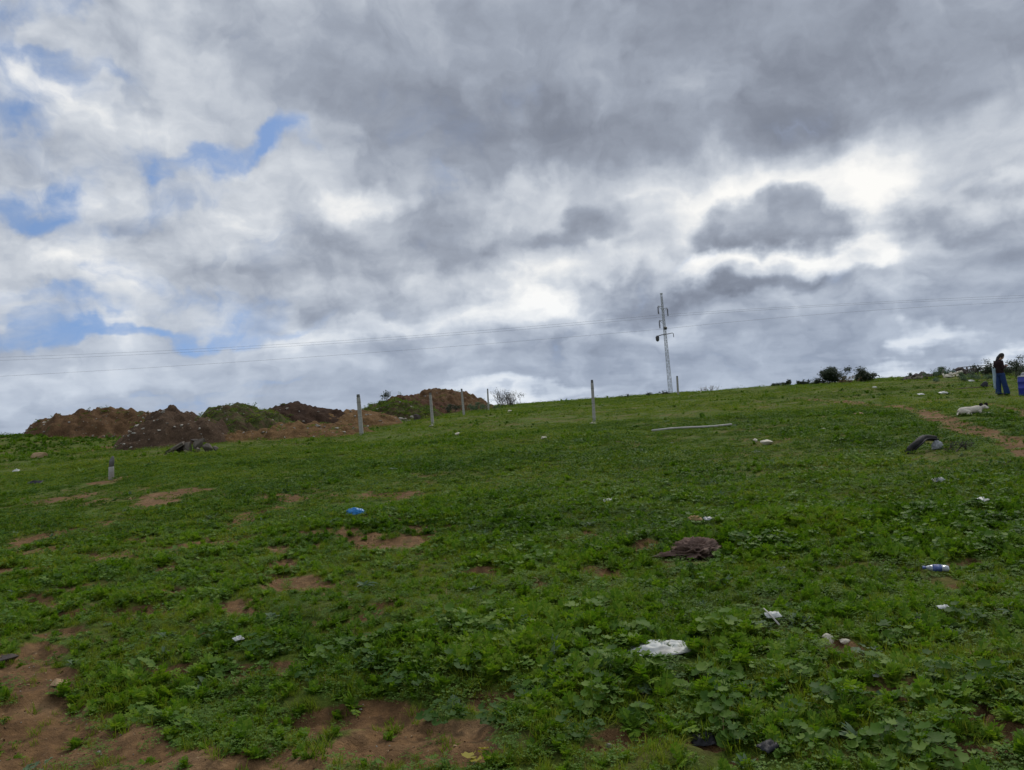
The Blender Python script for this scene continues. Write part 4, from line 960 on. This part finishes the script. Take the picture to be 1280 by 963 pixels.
def slab(a, b, w, th, seed):
    bm = bmesh.new(); bmesh.ops.create_cube(bm, size=1); bmesh.ops.subdivide_edges(bm, edges=list(bm.edges), cuts=4, use_grid_fill=True)
    A, B = Vector(a), Vector(b); d = (B - A); rs = random.Random(seed)
    for v in bm.verts:
        n = mnoise.noise(v.co * 2.3 + Vector((seed, 0, 0))) * .12; v.co += Vector((n, mnoise.noise(v.co * 3 + Vector((0, seed, 0))) * .1, mnoise.noise(v.co * 2 + Vector((0, 0, seed))) * .06))
        v.co = Vector((v.co.x * d.length, v.co.y * w, v.co.z * th))
    q = d.to_track_quat('X', 'Z'); 
    for v in bm.verts: v.co = q @ v.co + (A + B) / 2
    me = bpy.data.meshes.new('slab'); bm.to_mesh(me); bm.free(); me.materials.append(MATS['concrete_slab']); return link('slab', me, root)
slab((-.86, -.05, .04), (-.22, .1, .40), .8, .15, 1)
for k, (xx, yy, zz, sx, sz) in enumerate(((-.30, .15, .16, .34, .30), (.02, -.02, .18, .26, .34), (.36, .05, .22, .28, .34), (.72, .0, .15, .30, .24), (.18, .2, .46, .24, .20), (.50, .2, .46, .20, .16), (-.05, -.30, .06, .18, .12), (1.02, .1, .07, .20, .13), (-.62, -.28, .05, .14, .10), (.42, -.28, .08, .17, .14))):
    o = link('fragment', hull((sx, sx * .85, sz), 60 + k, 11, 1., 'stone_dark' if k in (0, 4, 6) else 'concrete_slab', 'fragment'), root, (xx, yy, zz)); o.rotation_euler = (.2 * math.sin(k * 2.1), .25 * math.cos(k * 1.7), k * 1.1)

# ---------------------------------------------------------------- the standing person
pp = at(1254, 493.5)
person = tag(empty('person', pp, rad(4)), 'standing person in dark top and wide blue jeans looking down at a phone', 'person')
def limb(mb, pts_, rads, n=12): tube(mb, pts_, rads, n)
b = MB()
limb(b, [(.03, -.10, .06), (.02, -.11, .30), (.00, -.105, .50), (-.03, -.10, .75), (-.05, -.09, .92)], [.042, .055, .062, .082, .095])
limb(b, [(-.09, .10, .06), (-.10, .11, .30), (-.07, .105, .50), (-.06, .10, .75), (-.06, .09, .92)], [.042, .055, .062, .082, .095])
rings(b, [((-.06, 0, .86), .10, .17), ((-.07, 0, .98), .11, .165), ((-.09, 0, 1.10), .10, .145), ((-.11, 0, 1.26), .115, .165), ((-.10, 0, 1.36), .11, .175), ((-.07, 0, 1.44), .075, .12), ((-.045, 0, 1.48), .05, .06)], 16)
limb(b, [(-.07, 0, 1.43), (-.02, 0, 1.50), (.02, 0, 1.56)], [.06, .052, .055])
HC = vec(.065, 0, 1.595); nd = vec(math.sin(rad(128)), 0, math.cos(rad(128))); nd = vec(.80, 0, -.60); hu = vec(.60, 0, .80)
def hp(f, s, u_): return HC + nd * f + vec(0, 1, 0) * s + hu * u_
def ell(mb, c, ax, n=12, m=8):
    vs = []; fs = []
    for i in range(m + 1):
        th = math.pi * i / m
        for k in range(n):
            ph = 2 * math.pi * k / n; vs.append(c + ax[0] * math.sin(th) * math.cos(ph) + ax[1] * math.sin(th) * math.sin(ph) + ax[2] * math.cos(th))
    fs = [(i * n + k, i * n + (k + 1) % n, (i + 1) * n + (k + 1) % n, (i + 1) * n + k) for i in range(m) for k in range(n)]
    mb.add(vs, fs)
yx = vec(0, 1, 0)
ell(b, hp(0, 0, .02), (nd * .098, yx * .076, hu * .115)); ell(b, hp(.03, 0, -.055), (nd * .065, yx * .055, hu * .07)); ell(b, hp(.10, 0, -.012), (nd * .024, yx * .016, hu * .03)); ell(b, hp(.075, 0, -.10), (nd * .025, yx * .03, hu * .02))
for s in (-1, 1): ell(b, hp(-.01, s * .078, -.005), (nd * .018, yx * .010, hu * .032), 8, 6); ell(b, hp(.072, s * .032, .030), (nd * .020, yx * .022, hu * .008), 8, 6)
for s in (-1, 1):
    S, E, Wr = vec(-.09, s * .19, 1.385), vec(-.10, s * .255, 1.11), vec(.15, s * .10, 1.17)
    limb(b, [vec(-.08, s * .10, 1.38), S, (S + E) / 2, E, (E * .45 + Wr * .55), Wr], [.06, .055, .046, .040, .037, .027])
    limb(b, [Wr, vec(.19, s * .075, 1.185), vec(.225, s * .062, 1.20)], [(.026, .02), (.040, .018), (.036, .015)], 10)
    for k, (dz, L_) in enumerate(((.030, .058), (.010, .066), (-.010, .062), (-.028, .050))):
        a0 = vec(.222, s * .064, 1.20 + dz); limb(b, [a0, a0 + vec(L_ * .55, -s * .006, .010), a0 + vec(L_ * .80, -s * .030, .014), a0 + vec(L_ * .72, -s * .048, .012)], [.0095, .009, .0085, .007], 8)
    limb(b, [vec(.178, s * .072, 1.205), vec(.196, s * .048, 1.232), vec(.222, s * .030, 1.245)], [.012, .0105, .0085], 8)
for (fx, fy) in ((.03, -.10), (-.09, .10)): limb(b, [(fx - .05, fy, .04), (fx + .05, fy, .04), (fx + .15, fy, .03)], [(.035, .04), (.042, .035), (.035, .022)], 10)
body = remeshed(b, 'body', 'skin', .0085, person, 3)
h = MB(); ell(h, hp(-.018, 0, .045), (nd * .100, yx * .088, hu * .108)); ell(h, hp(-.075, 0, .02), (nd * .06, yx * .075, hu * .10)); limb(h, [hp(-.09, 0, .03), vec(-.10, 0, 1.55), vec(-.15, 0, 1.44), vec(-.175, 0, 1.32)], [.05, .06, .055, .03])
for s in (-1, 1): ell(h, hp(-.02, s * .07, -.01), (nd * .035, yx * .022, hu * .075), 8, 6)
remeshed(h, 'hair', 'hair', .010, person, 3)
for s in (-1, 1): e = MB(); ell(e, hp(.083, s * .032, .014), (nd * .010, yx * .013, hu * .008), 8, 6); part('eye', e, 'hair', person)
mo = MB(); ell(mo, hp(.097, 0, -.062), (nd * .010, yx * .024, hu * .007), 8, 6); part('mouth', mo, 'cloth_brown', person)
sw = MB()
rings(sw, [((-.065, 0, .90), .135, .195), ((-.075, 0, 1.0), .138, .195), ((-.095, 0, 1.12), .128, .178), ((-.118, 0, 1.27), .145, .195), ((-.11, 0, 1.37), .135, .205), ((-.08, 0, 1.45), .085, .13), ((-.055, 0, 1.475), .066, .075)], 18)
for s in (-1, 1):
    S, E, Wr = vec(-.09, s * .19, 1.385), vec(-.10, s * .262, 1.10), vec(.125, s * .11, 1.163)
    limb(sw, [vec(-.08, s * .10, 1.38), S, (S + E) / 2, E, (E * .45 + Wr * .55), Wr], [.075, .074, .066, .062, .056, .044])
remeshed(sw, 'sweater', 'sweater', .012, person, 5)
jn = MB()
rings(jn, [((-.06, 0, .80), .125, .20), ((-.06, 0, .90), .135, .195), ((-.068, 0, 1.0), .128, .180)], 18)
limb(jn, [(-.04, -.09, .86), (-.01, -.10, .62), (.03, -.11, .40), (.075, -.115, .18), (.095, -.115, .035)], [.112, .105, .102, .112, .122], 16)
limb(jn, [(-.07, .09, .86), (-.08, .10, .62), (-.09, .11, .40), (-.11, .115, .18), (-.12, .115, .035)], [.112, .105, .100, .110, .118], 16)
remeshed(jn, 'jeans', 'denim', .014, person, 4)
for (fx, fy) in ((.03, -.105), (-.09, .105)):
    s_ = MB(); limb(s_, [(fx - .07, fy, .035), (fx + .02, fy, .045), (fx + .12, fy, .038), (fx + .185, fy, .028)], [(.042, .036), (.050, .045), (.048, .036), (.03, .024)], 12); part('shoe', s_, 'shoe', person)
mb = MB(); bar(mb, (0, -.036, 0), (0, .036, 0), .14, .009); bm_ = part('phone', mb, 'plastic_black'); bm_.location = pp + Vector((.245, .0, 1.215)); bm_.rotation_euler = (0, rad(35), rad(4)); tag(bm_, 'small dark phone held up by the standing person', 'phone')
cl2 = link('hanging_cloth', sheet(10, 26, (.10, .44), 3, 'cloth_pale', .06, 4., .006, lambda u, v: (u * (.75 + .25 * v) + .12 * math.sin(v * 3), v), 'hanging_cloth')); cl2.rotation_euler = (rad(90), 0, rad(12)); cl2.location = pp + Vector((-.33, -.02, .70)); tag(cl2, 'long pale blue cloth hanging at the back of the standing person', 'cloth')

# ---------------------------------------------------------------- lying dog
dp = at(1216, 518.5); dog = tag(empty('dog', dp, rad(-6)), 'white dog with black ears lying stretched out on the grass', 'dog')
b = MB(); dog.scale = (.86, .9, .84)
limb(b, [(-.42, -.02, .09), (-.34, -.01, .13), (-.20, 0, .145), (-.04, 0, .15), (.12, .01, .165), (.22, .01, .17), (.28, .0, .175)], [.09, (.135, .125), (.135, .125), (.12, .11), (.13, .125), (.11, .115), .07], 16)
limb(b, [(.20, .01, .18), (.27, .0, .205), (.315, -.02, .225)], [.095, .08, .07])
HX, HY, HZ = .335, -.045, .235
ell(b, vec(HX, HY, HZ), (vec(.082, -.02, 0), vec(.02, .075, 0), vec(0, 0, .066))); limb(b, [(HX + .03, HY - .03, HZ - .012), (HX + .065, HY - .085, HZ - .04), (HX + .078, HY - .115, HZ - .052)], [.052, .040, .028])
for s in (-1, 1):
    limb(b, [(.18, s * .085, .12), (.20, s * .10, .045), (.34, s * .085 - .03, .032), (.46, s * .075 - .05, .026)], [.06, .042, .030, .028])
limb(b, [(-.28, -.09, .12), (-.14, -.16, .075), (-.26, -.20, .04), (-.12, -.215, .026)], [.085, .060, .036, .028]); limb(b, [(-.28, .09, .10), (-.16, .15, .06), (-.27, .18, .035)], [.08, .055, .034])
limb(b, [(-.43, -.02, .09), (-.50, -.07, .04), (-.52, -.15, .025)], [.032, .026, .014], 8)
remeshed(b, 'body', 'fur_white', .0095, dog, 4)
for s in (-1, 1):
    e = MB(); c = vec(HX + s * .072, HY + .02, HZ + .070); ell(e, c, (vec(.062, 0, -s * .012), vec(0, .030, 0), vec(s * .016, 0, .062)), 12, 10); part('ear', e, 'fur_black', dog)
    e = MB(); ell(e, vec(HX + .03 + s * .036, HY - .066 + s * .012, HZ + .010), (vec(.010, 0, 0), vec(0, .010, 0), vec(0, 0, .010)), 8, 6); part('eye', e, 'fur_black', dog)
e = MB(); ell(e, vec(HX + .083, HY - .138, HZ - .046), (vec(.020, 0, 0), vec(0, .016, 0), vec(0, 0, .015)), 8, 6); part('nose', e, 'fur_black', dog)

# ---------------------------------------------------------------- blue drum at the right
bp = at(1284, 494); drum = tag(empty('plastic_drum', bp, .2), 'royal blue plastic drum standing beside the person', 'drum')
mb = MB(); R0 = .29; rs = [((0, 0, -.02), R0 * .94, R0 * .94), ((0, 0, .03), R0, R0), ((0, 0, .26), R0, R0), ((0, 0, .275), R0 * 1.04, R0 * 1.04), ((0, 0, .31), R0 * 1.04, R0 * 1.04), ((0, 0, .325), R0, R0), ((0, 0, .52), R0, R0), ((0, 0, .535), R0 * 1.04, R0 * 1.04), ((0, 0, .57), R0 * 1.04, R0 * 1.04), ((0, 0, .585), R0, R0), ((0, 0, .72), R0 * .99, R0 * .99), ((0, 0, .75), R0 * .93, R0 * .93)]
rings(mb, rs, 28); part('barrel', mb, 'drum_blue', drum)
mb = MB(); rings(mb, [((0, 0, .745), R0 * .98, R0 * .98), ((0, 0, .775), R0 * 1.0, R0 * 1.0), ((0, 0, .79), R0 * .9, R0 * .9)], 28); part('lid', mb, 'plastic_grey', drum)
j = link('plastic_bag', crumple((.13, .12, .11), 41, 'plastic_grey', 3, .25, 2.)); j.location = bp + Vector((-.02, 0, .815)); tag(j, 'crumpled pale grey bag on top of the blue drum', 'bag')

# ---------------------------------------------------------------- pole, tyre, litter in the field
a, b_ = at(815, 541.5), at(915, 533.5); mid = (a + b_) / 2; mb = MB(); d_ = (b_ - a); sdv = [tuple(np.array(a + d_ * t - mid) + vec(0, 0, .075 + .02 * math.sin(t * 6))) for t in (0, .25, .5, .75, 1)]
tube(mb, sdv, .030, 8); o = part('fallen_pole', mb, 'pole_pale'); o.location = mid; tag(o, 'long thin pale pole lying flat on the grass', 'pole')
p = at(1148, 566); ty = tag(empty('tyre_piece', p, rad(20)), 'curved black tyre piece arching out of the grass', 'tyre'); ty.scale = (1.15, 1.2, .88)
n = 20; arc = []; rr2 = []
for i in range(n + 1):
    th = rad(192 - 128 * i / n); arc.append((.34 * math.cos(th) + .20, .03 * math.sin(i * .5), .285 * math.sin(th) - .01)); rr2.append((.085 * (1 - .30 * (i / n) ** 2), .062 * (1 - .35 * (i / n) ** 2)))
mb = MB(); tube(mb, arc, rr2, 12); part('carcass', mb, 'rubber', ty)
for s_ in (-1, 1):
    mb = MB(); tube(mb, [(p_[0], p_[1] + s_ * r_[0] * .93, p_[2] - .012) for p_, r_ in zip(arc, rr2)], .016, 6); part('bead', mb, 'rubber', ty)
def bag(px, py, size, seed, mat, label, name='plastic_bag', cat='bag', fold=.3, freq=2.2, rz=0., flat=.22, sub=4, lift=.3):
    p = at(px, py); o = link(name, crumple(size, seed, mat, sub, fold, freq, flat, name)); o.location = p + Vector((0, size[1] * .6, size[2] * lift)); o.rotation_euler = (0, 0, rz); return tag(o, label, cat)
bag(1173, 562, (.085, .06, .11), 11, 'plastic_grey', 'torn grey plastic bag caught beside the black tyre piece', fold=.4)
shrub('dry_weed', 'dark straggling dry weed beside the torn grey bag', 1192, float(at(1192, 563).y), .75, .22, 61, 'leaf_shrub', 160, 7, 'bark', .035, 0., None, 1)
bag(443, 645, (.118, .08, .062), 12, 'plastic_blue', 'bright blue plastic bag crumpled on the grass', fold=.35, lift=.45)
p = at(825, 822); o = link('plastic_bag', sheet(40, 18, (.185, .10), 9, 'plastic_white', .040, 2.6, .004, lambda u, v: (u + .05 * v, v * (.55 + .45 * math.cos(u * 1.3))), 'plastic_bag')); o.location = p + Vector((0, .05, .030)); o.rotation_euler = (rad(7), 0, rad(-3)); tag(o, 'flattened white plastic bag lying in the foreground weeds', 'bag')
bd = tag(empty('cloth_bundle', at(868, 699), rad(10)), 'crumpled brown cloth bundle half sunk in the grass', 'cloth')
o = link('heaped_cloth', crumple((.21, .15, .105), 17, 'cloth_brown', 6, .46, 2.5, .2), bd, (.03, .06, .05))
o = link('trailing_cloth', sheet(24, 10, (.19, .06), 5, 'cloth_brown', .06, 5., .006, lambda u, v: (u, v * (.6 + .4 * u)), 'trailing_cloth'), bd, (-.20, .02, .045)); o.rotation_euler = (0, 0, -.12)
# crushed bottle
p = at(1173, 720); bt = tag(empty('plastic_bottle', p + Vector((0, .02, .055)), rad(-16), 0, rad(3)), 'crushed clear plastic bottle with a blue label in the grass', 'bottle')
t = MT('bottle_plastic'); t.done(t.ramp(t.noise(t.obj(), 30., 4), ((.3, (0.30, 0.34, 0.40)), (.7, (0.52, 0.56, 0.60)))), .22, t.bump(t.noise(t.obj(), 34., 3), .6, .01), spec=.5, trans=.25)
plain('label_blue', (0.020, 0.040, 0.17), (0.10, 0.15, 0.34), 26., .5, .004, .5, spec=.35)
def lath(name, prof_, mat, parent):
    m = MB(); n = 16; vs = []
    for i, (x, r) in enumerate(prof_): vs += [(x, r * math.cos(2 * math.pi * k / n) * (1 + .10 * math.sin(x * 60 + k)), r * .78 * math.sin(2 * math.pi * k / n) * (1 + .12 * math.sin(x * 47 + 2 * k))) for k in range(n)]
    m.add(vs, [(i * n + k, i * n + (k + 1) % n, (i + 1) * n + (k + 1) % n, (i + 1) * n + k) for i in range(len(prof_) - 1) for k in range(n)] + [tuple(range(n))[::-1], tuple((len(prof_) - 1) * n + k for k in range(n))]); return part(name, m, mat, parent)
lath('body', [(.085, .022), (.08, .030), (.055, .032), (.05, .029), (.04, .032), (.0, .031), (-.03, .029), (-.055, .026), (-.07, .014), (-.078, .012)], 'bottle_plastic', bt)
lath('label', [(.034, .0340), (.012, .0345), (-.012, .0335), (-.030, .0325)], 'label_blue', bt); lath('cap', [(-.076, .0155), (-.080, .0165), (-.094, .0165), (-.097, .014)], 'label_blue', bt)
def stone(px, py, size, seed, mat, label, name='stone', cat='stone', rz=0., lift=.45, tilt=0.):
    p = at(px, py); o = link(name, hull(size, seed, 18, 1., mat, name)); o.location = p + Vector((0, size[1] * .7, size[2] * lift)); o.rotation_euler = (tilt, tilt * .6, rz); return tag(o, label, cat)
stone(1037, 806, (.050, .04, .034), 71, 'stone_pale', 'pale cream stone chunk, larger of two at a bare soil patch', lift=.7, tilt=.3)
stone(1058, 806, (.034, .03, .020), 72, 'stone_pale', 'smaller pale stone beside the cream stone chunk', lift=.6)
stone(70, 860, (.062, .045, .028), 73, 'stone_tan', 'flat tan stone near the dirt track', rz=.5, lift=.6, tilt=.25)
stone(6, 828, (.085, .05, .030), 74, 'stone_dark', 'dark stone beside the dirt track at the field edge', lift=.6)
stone(166, 900, (.028, .02, .012), 75, 'stone_tan', 'small pale tan pebble at the grassy edge of the track', lift=.8)
stone(46, 573, (.46, .30, .20), 76, 'stone_tan', 'sandy boulder on the grassy bank', lift=.4)
stone(960, 557, (.16, .11, .09), 77, 'stone_pale', 'pale tan stone in the grass beyond the brown bundle', lift=.8)
stone(945, 553, (.075, .06, .05), 78, 'stone_pale', 'small white stone beside the pale tan stone', lift=.8)
stone(572, 546, (.16, .11, .10), 79, 'stone_pale', 'pale stone lying below the slender fence posts', lift=.7)
stone(540, 534, (.22, .16, .08), 80, 'stone_grey', 'flat grey stone at the foot of the slender fence post', lift=.6)
stone(742, 531, (.20, .14, .07), 81, 'stone_grey', 'grey stone at the foot of the lone fence post', lift=.6)
stone(1030, 539, (.11, .08, .05), 82, 'stone_pale', 'pale stone in the grass before the footpath', lift=.7)
stone(1075, 520, (.20, .13, .08), 83, 'stone_tan', 'low tan stone beside the footpath', lift=.6)
stone(680, 549, (.12, .08, .05), 84, 'stone_pale', 'small flat white stone in mid field', lift=.7)
stone(637, 516, (.20, .12, .14), 85, 'stone_pale', 'white block in the grass below the bare shrub', lift=.7)
stone(520, 526, (.42, .25, .42), 86, 'stone_dark', 'dark brown clod standing before the reddish heap', name='earth_clod', cat='clod', lift=.4)
def scrap(px, py, size, seed, mat, label, name='paper_scrap', cat='litter', rz=0., lift=.03, amp=.5):
    p = at(px, py); o = link(name, sheet(12, 8, size, seed, mat, size[0] * amp, 3.5, .002, None, name)); o.location = p + Vector((0, size[1] * .4, lift)); o.rotation_euler = (rad(14), 0, rz); return tag(o, label, cat)
scrap(761, 629, (.07, .05), 51, 'plastic_white', 'white paper scrap in mid field between bag and bundle')
scrap(769, 627, (.04, .03), 52, 'plastic_white', 'smaller white scrap touching the white paper scrap', rz=.6)
scrap(298, 809, (.034, .024), 53, 'plastic_white', 'white crumpled wrapper in the foreground weeds by the track', rz=.7, lift=.05, amp=.8)
scrap(968, 783, (.045, .03), 54, 'plastic_white', 'pale torn scrap beside a dry stalk in the weeds', lift=.06, amp=.7)
scrap(1181, 772, (.034, .02), 55, 'plastic_white', 'thin pale strip of litter in the grass below the bottle', lift=.06)
scrap(1175, 607, (.085, .05), 56, 'plastic_grey', 'bluish white wrapper in the grass below the tyre piece', lift=.06, amp=.6)
scrap(1231, 631, (.065, .05), 57, 'plastic_white', 'small white paper in the grass right of the bluish wrapper', lift=.05, rz=.5)
scrap(870, 656, (.07, .05), 58, 'cardboard', 'torn brown cardboard above the brown cloth bundle', name='cardboard_scrap', lift=.05, amp=.8)
scrap(886, 655, (.05, .035), 59, 'plastic_grey', 'thin bluish plastic scrap beside the torn cardboard', lift=.05, rz=.3)
scrap(43, 607, (.20, .09), 60, 'plastic_black', 'flat black rubber strip on the grass at the far left', name='rubber_strip', lift=.07, amp=.35)
scrap(20, 593, (.10, .07), 61, 'plastic_white', 'white scrap on the grassy bank above the rubber strip', lift=.10, amp=.8)
scrap(1098, 852, (.026, .02), 62, 'plastic_white', 'tiny white scrap in a bare soil hollow', lift=.03, amp=.8)
scrap(880, 932, (.055, .04), 63, 'plastic_black', 'dark crumpled plastic in the nearest weeds', name='plastic_scrap', lift=.012, amp=.8)
scrap(963, 948, (.045, .03), 64, 'plastic_black', 'smaller dark plastic scrap in the nearest weeds', name='plastic_scrap', lift=.04, amp=.8, rz=.6)
scrap(1180, 494, (.20, .12), 65, 'plastic_white', 'white litter on the grass beyond the footpath', lift=.10)
scrap(1152, 496, (.14, .10), 66, 'plastic_white', 'smaller white litter left of the dog beyond the footpath', lift=.10)
scrap(1215, 480, (.14, .10), 67, 'plastic_white', 'white rag below the stick frame', lift=.14, amp=1.)
scrap(1094, 487, (.13, .10), 68, 'plastic_white', 'white scrap on the ridge below the forked evergreen', lift=.12, amp=.8)
a = at(956, 779); b_ = at(975, 792); mb = MB(); m_ = (a + b_) / 2; tube(mb, [tuple(a - m_ + Vector((0, 0, .09))), (0, 0, .075), tuple(b_ - m_ + Vector((0, 0, .05)))], [.004, .005, .006], 6); o = part('dry_stalk', mb, 'pole_pale'); o.location = m_; tag(o, 'dry pale stalk leaning in the foreground weeds', 'stalk')
mb = MB(); tube(mb, [(-1.1, 0, .12), (-.4, .03, .14), (.3, -.02, .12), (.75, 0, .2)], [.02, .03, .035, .03], 6); o = part('fallen_branch', mb, 'wood_old'); o.location = at(1222, 487.5); tag(o, 'fallen branch lying in the grass left of the person', 'branch')
o = link('rubber_flap', crumple((.16, .06, .26), 27, 'plastic_black', 3, .2, 1.6)); o.location = at(1230, 487) + Vector((0, 0, .16)); o.rotation_euler = (0, rad(40), 0); tag(o, 'upright black rubber flap in the grass left of the person', 'rubber')

# ---------------------------------------------------------------- single foreground plants
LEAFM = []
for k in range(6):
    m = MB(); round_leaf(m, (0, 0, 0), 0, U(.06, .11), U(.05, .10), U(.024, .033), 5, .004); LEAFM.append(m.mesh('leaf', 'leaf_mallow'))
THM = []
for k in range(5):
    m = MB(); blade(m, (0, 0, 0), 0, U(.75, 1.2), U(.12, .17), U(.035, .05), 5, .8, .25); THM.append(m.mesh('leaf', 'leaf_grey'))
YLM = []
for k in range(3):
    m = MB(); round_leaf(m, (0, 0, 0), 0, U(.05, .09), U(.05, .08), U(.03, .04), 5, .004); YLM.append(m.mesh('leaf', 'leaf_yellow'))
LAND = [(825, 815, 'the flattened white bag'), (868, 692, 'the brown cloth bundle'), (1037, 803, 'the cream stone chunk'), (1173, 715, 'the crushed bottle'), (298, 808, 'the white wrapper'), (70, 857, 'the flat tan stone'), (880, 930, 'the dark crumpled plastic'),
        (599, 955, 'the yellowing weed'), (443, 642, 'the bright blue bag'), (1098, 852, 'the tiny white scrap'), (968, 780, 'the dry pale stalk'), (963, 948, 'the smaller dark plastic scrap'), (1181, 772, 'the thin pale strip')]
LANDP = [(at(a_, b_), t_) for (a_, b_, t_) in LAND]
def plant_thing(name, px, py, meshes, n, s, label, group, cat, seed):
    rs = random.Random(seed); p = at(px, py)
    if group: dd, tt_ = min(((q - p).length, t_) for (q, t_) in LANDP); label = label % (('close to ' if dd < .45 else 'a step from ' if dd < 1. else 'well away from ') + tt_)
    root = tag(empty(name, p, rs.uniform(0, 6.28)), label, cat, group)
    for k in range(n):
        o = link('leaf', meshes[rs.randrange(len(meshes))], root); sc_ = s * rs.uniform(.65, 1.15); o.scale = (sc_, sc_, sc_ * rs.uniform(.7, 1.2)); o.rotation_euler = (rs.uniform(-.2, .2), rs.uniform(-.25, .25), k * 2.399 + rs.uniform(-.3, .3))
for k, (px, py, s) in enumerate(((515, 862, 1.1), (470, 840, 1.), (585, 838, 1.), (555, 905, .9), (620, 905, .85), (665, 880, 1.), (700, 855, .95), (760, 850, 1.), (1180, 850, 1.), (1130, 800, 1.), (1240, 860, 1.1), (1150, 935, .95),
                                (905, 880, .95), (960, 870, .9), (1010, 905, .9), (1060, 890, 1.), (835, 850, .85), (390, 850, .9), (330, 812, 1.), (270, 800, 1.), (730, 925, .9), (1215, 780, 1.), (640, 800, 1.), (545, 795, 1.))):
    plant_thing('mallow_plant', px, py, LEAFM, 20, s, 'leafy green mallow plant with round leaves %s', 'mallow plants in the foreground', 'plant', 500 + k)
for k, (px, py, s) in enumerate(((258, 862, 1.), (205, 800, .9), (20, 745, 1.), (190, 718, .9), (745, 775, 1.1), (720, 800, .9), (1000, 782, 1.), (870, 792, 1.), (500, 712, .9), (455, 735, 1.), (260, 655, 1.), (1270, 770, 1.), (1100, 880, .9))):
    plant_thing('thistle_rosette', px, py, THM, 13, s * .9, 'flat rosette of long grey green leaves %s', 'grey green rosettes in the field', 'plant', 600 + k)
plant_thing('yellowing_weed', 599, 957, YLM, 6, .8, 'small weed with yellow leaves at the edge of bare soil', None, 'plant', 700)
# pebbles and clods on the bare soil
pebc = bpy.data.collections.new('pebble_sources')
for k, (mt_, z_) in enumerate((('stone_tan', .6), ('stone_tan', .8), ('stone_grey', .6), ('heap_brown', .7), ('heap_dark', .7), ('heap_brown', .8), ('heap_orange', .6))):
    pebc.objects.link(bpy.data.objects.new('pebble_sources_source_%02d' % k, hull((1, .85, z_), 900 + k, 11, 1., mt_, 'pebble')))
x_, y_ = scatter(60000, 1.4, 12); b_ = bare(x_, y_); k_ = (b_ > .05) & (rng.uniform(0, 1, len(x_)) < .5); x_, y_ = x_[k_], y_[k_]
emit('pebble', x_, y_, rng.integers(0, 7, len(x_)), np.clip(rng.lognormal(-5.35, .55, len(x_)), .002, .022), tilt=.5)
gn_field('pebbles', 'pebble', pebc, 'small stones and clods lying on the bare soil')
finish_cover()
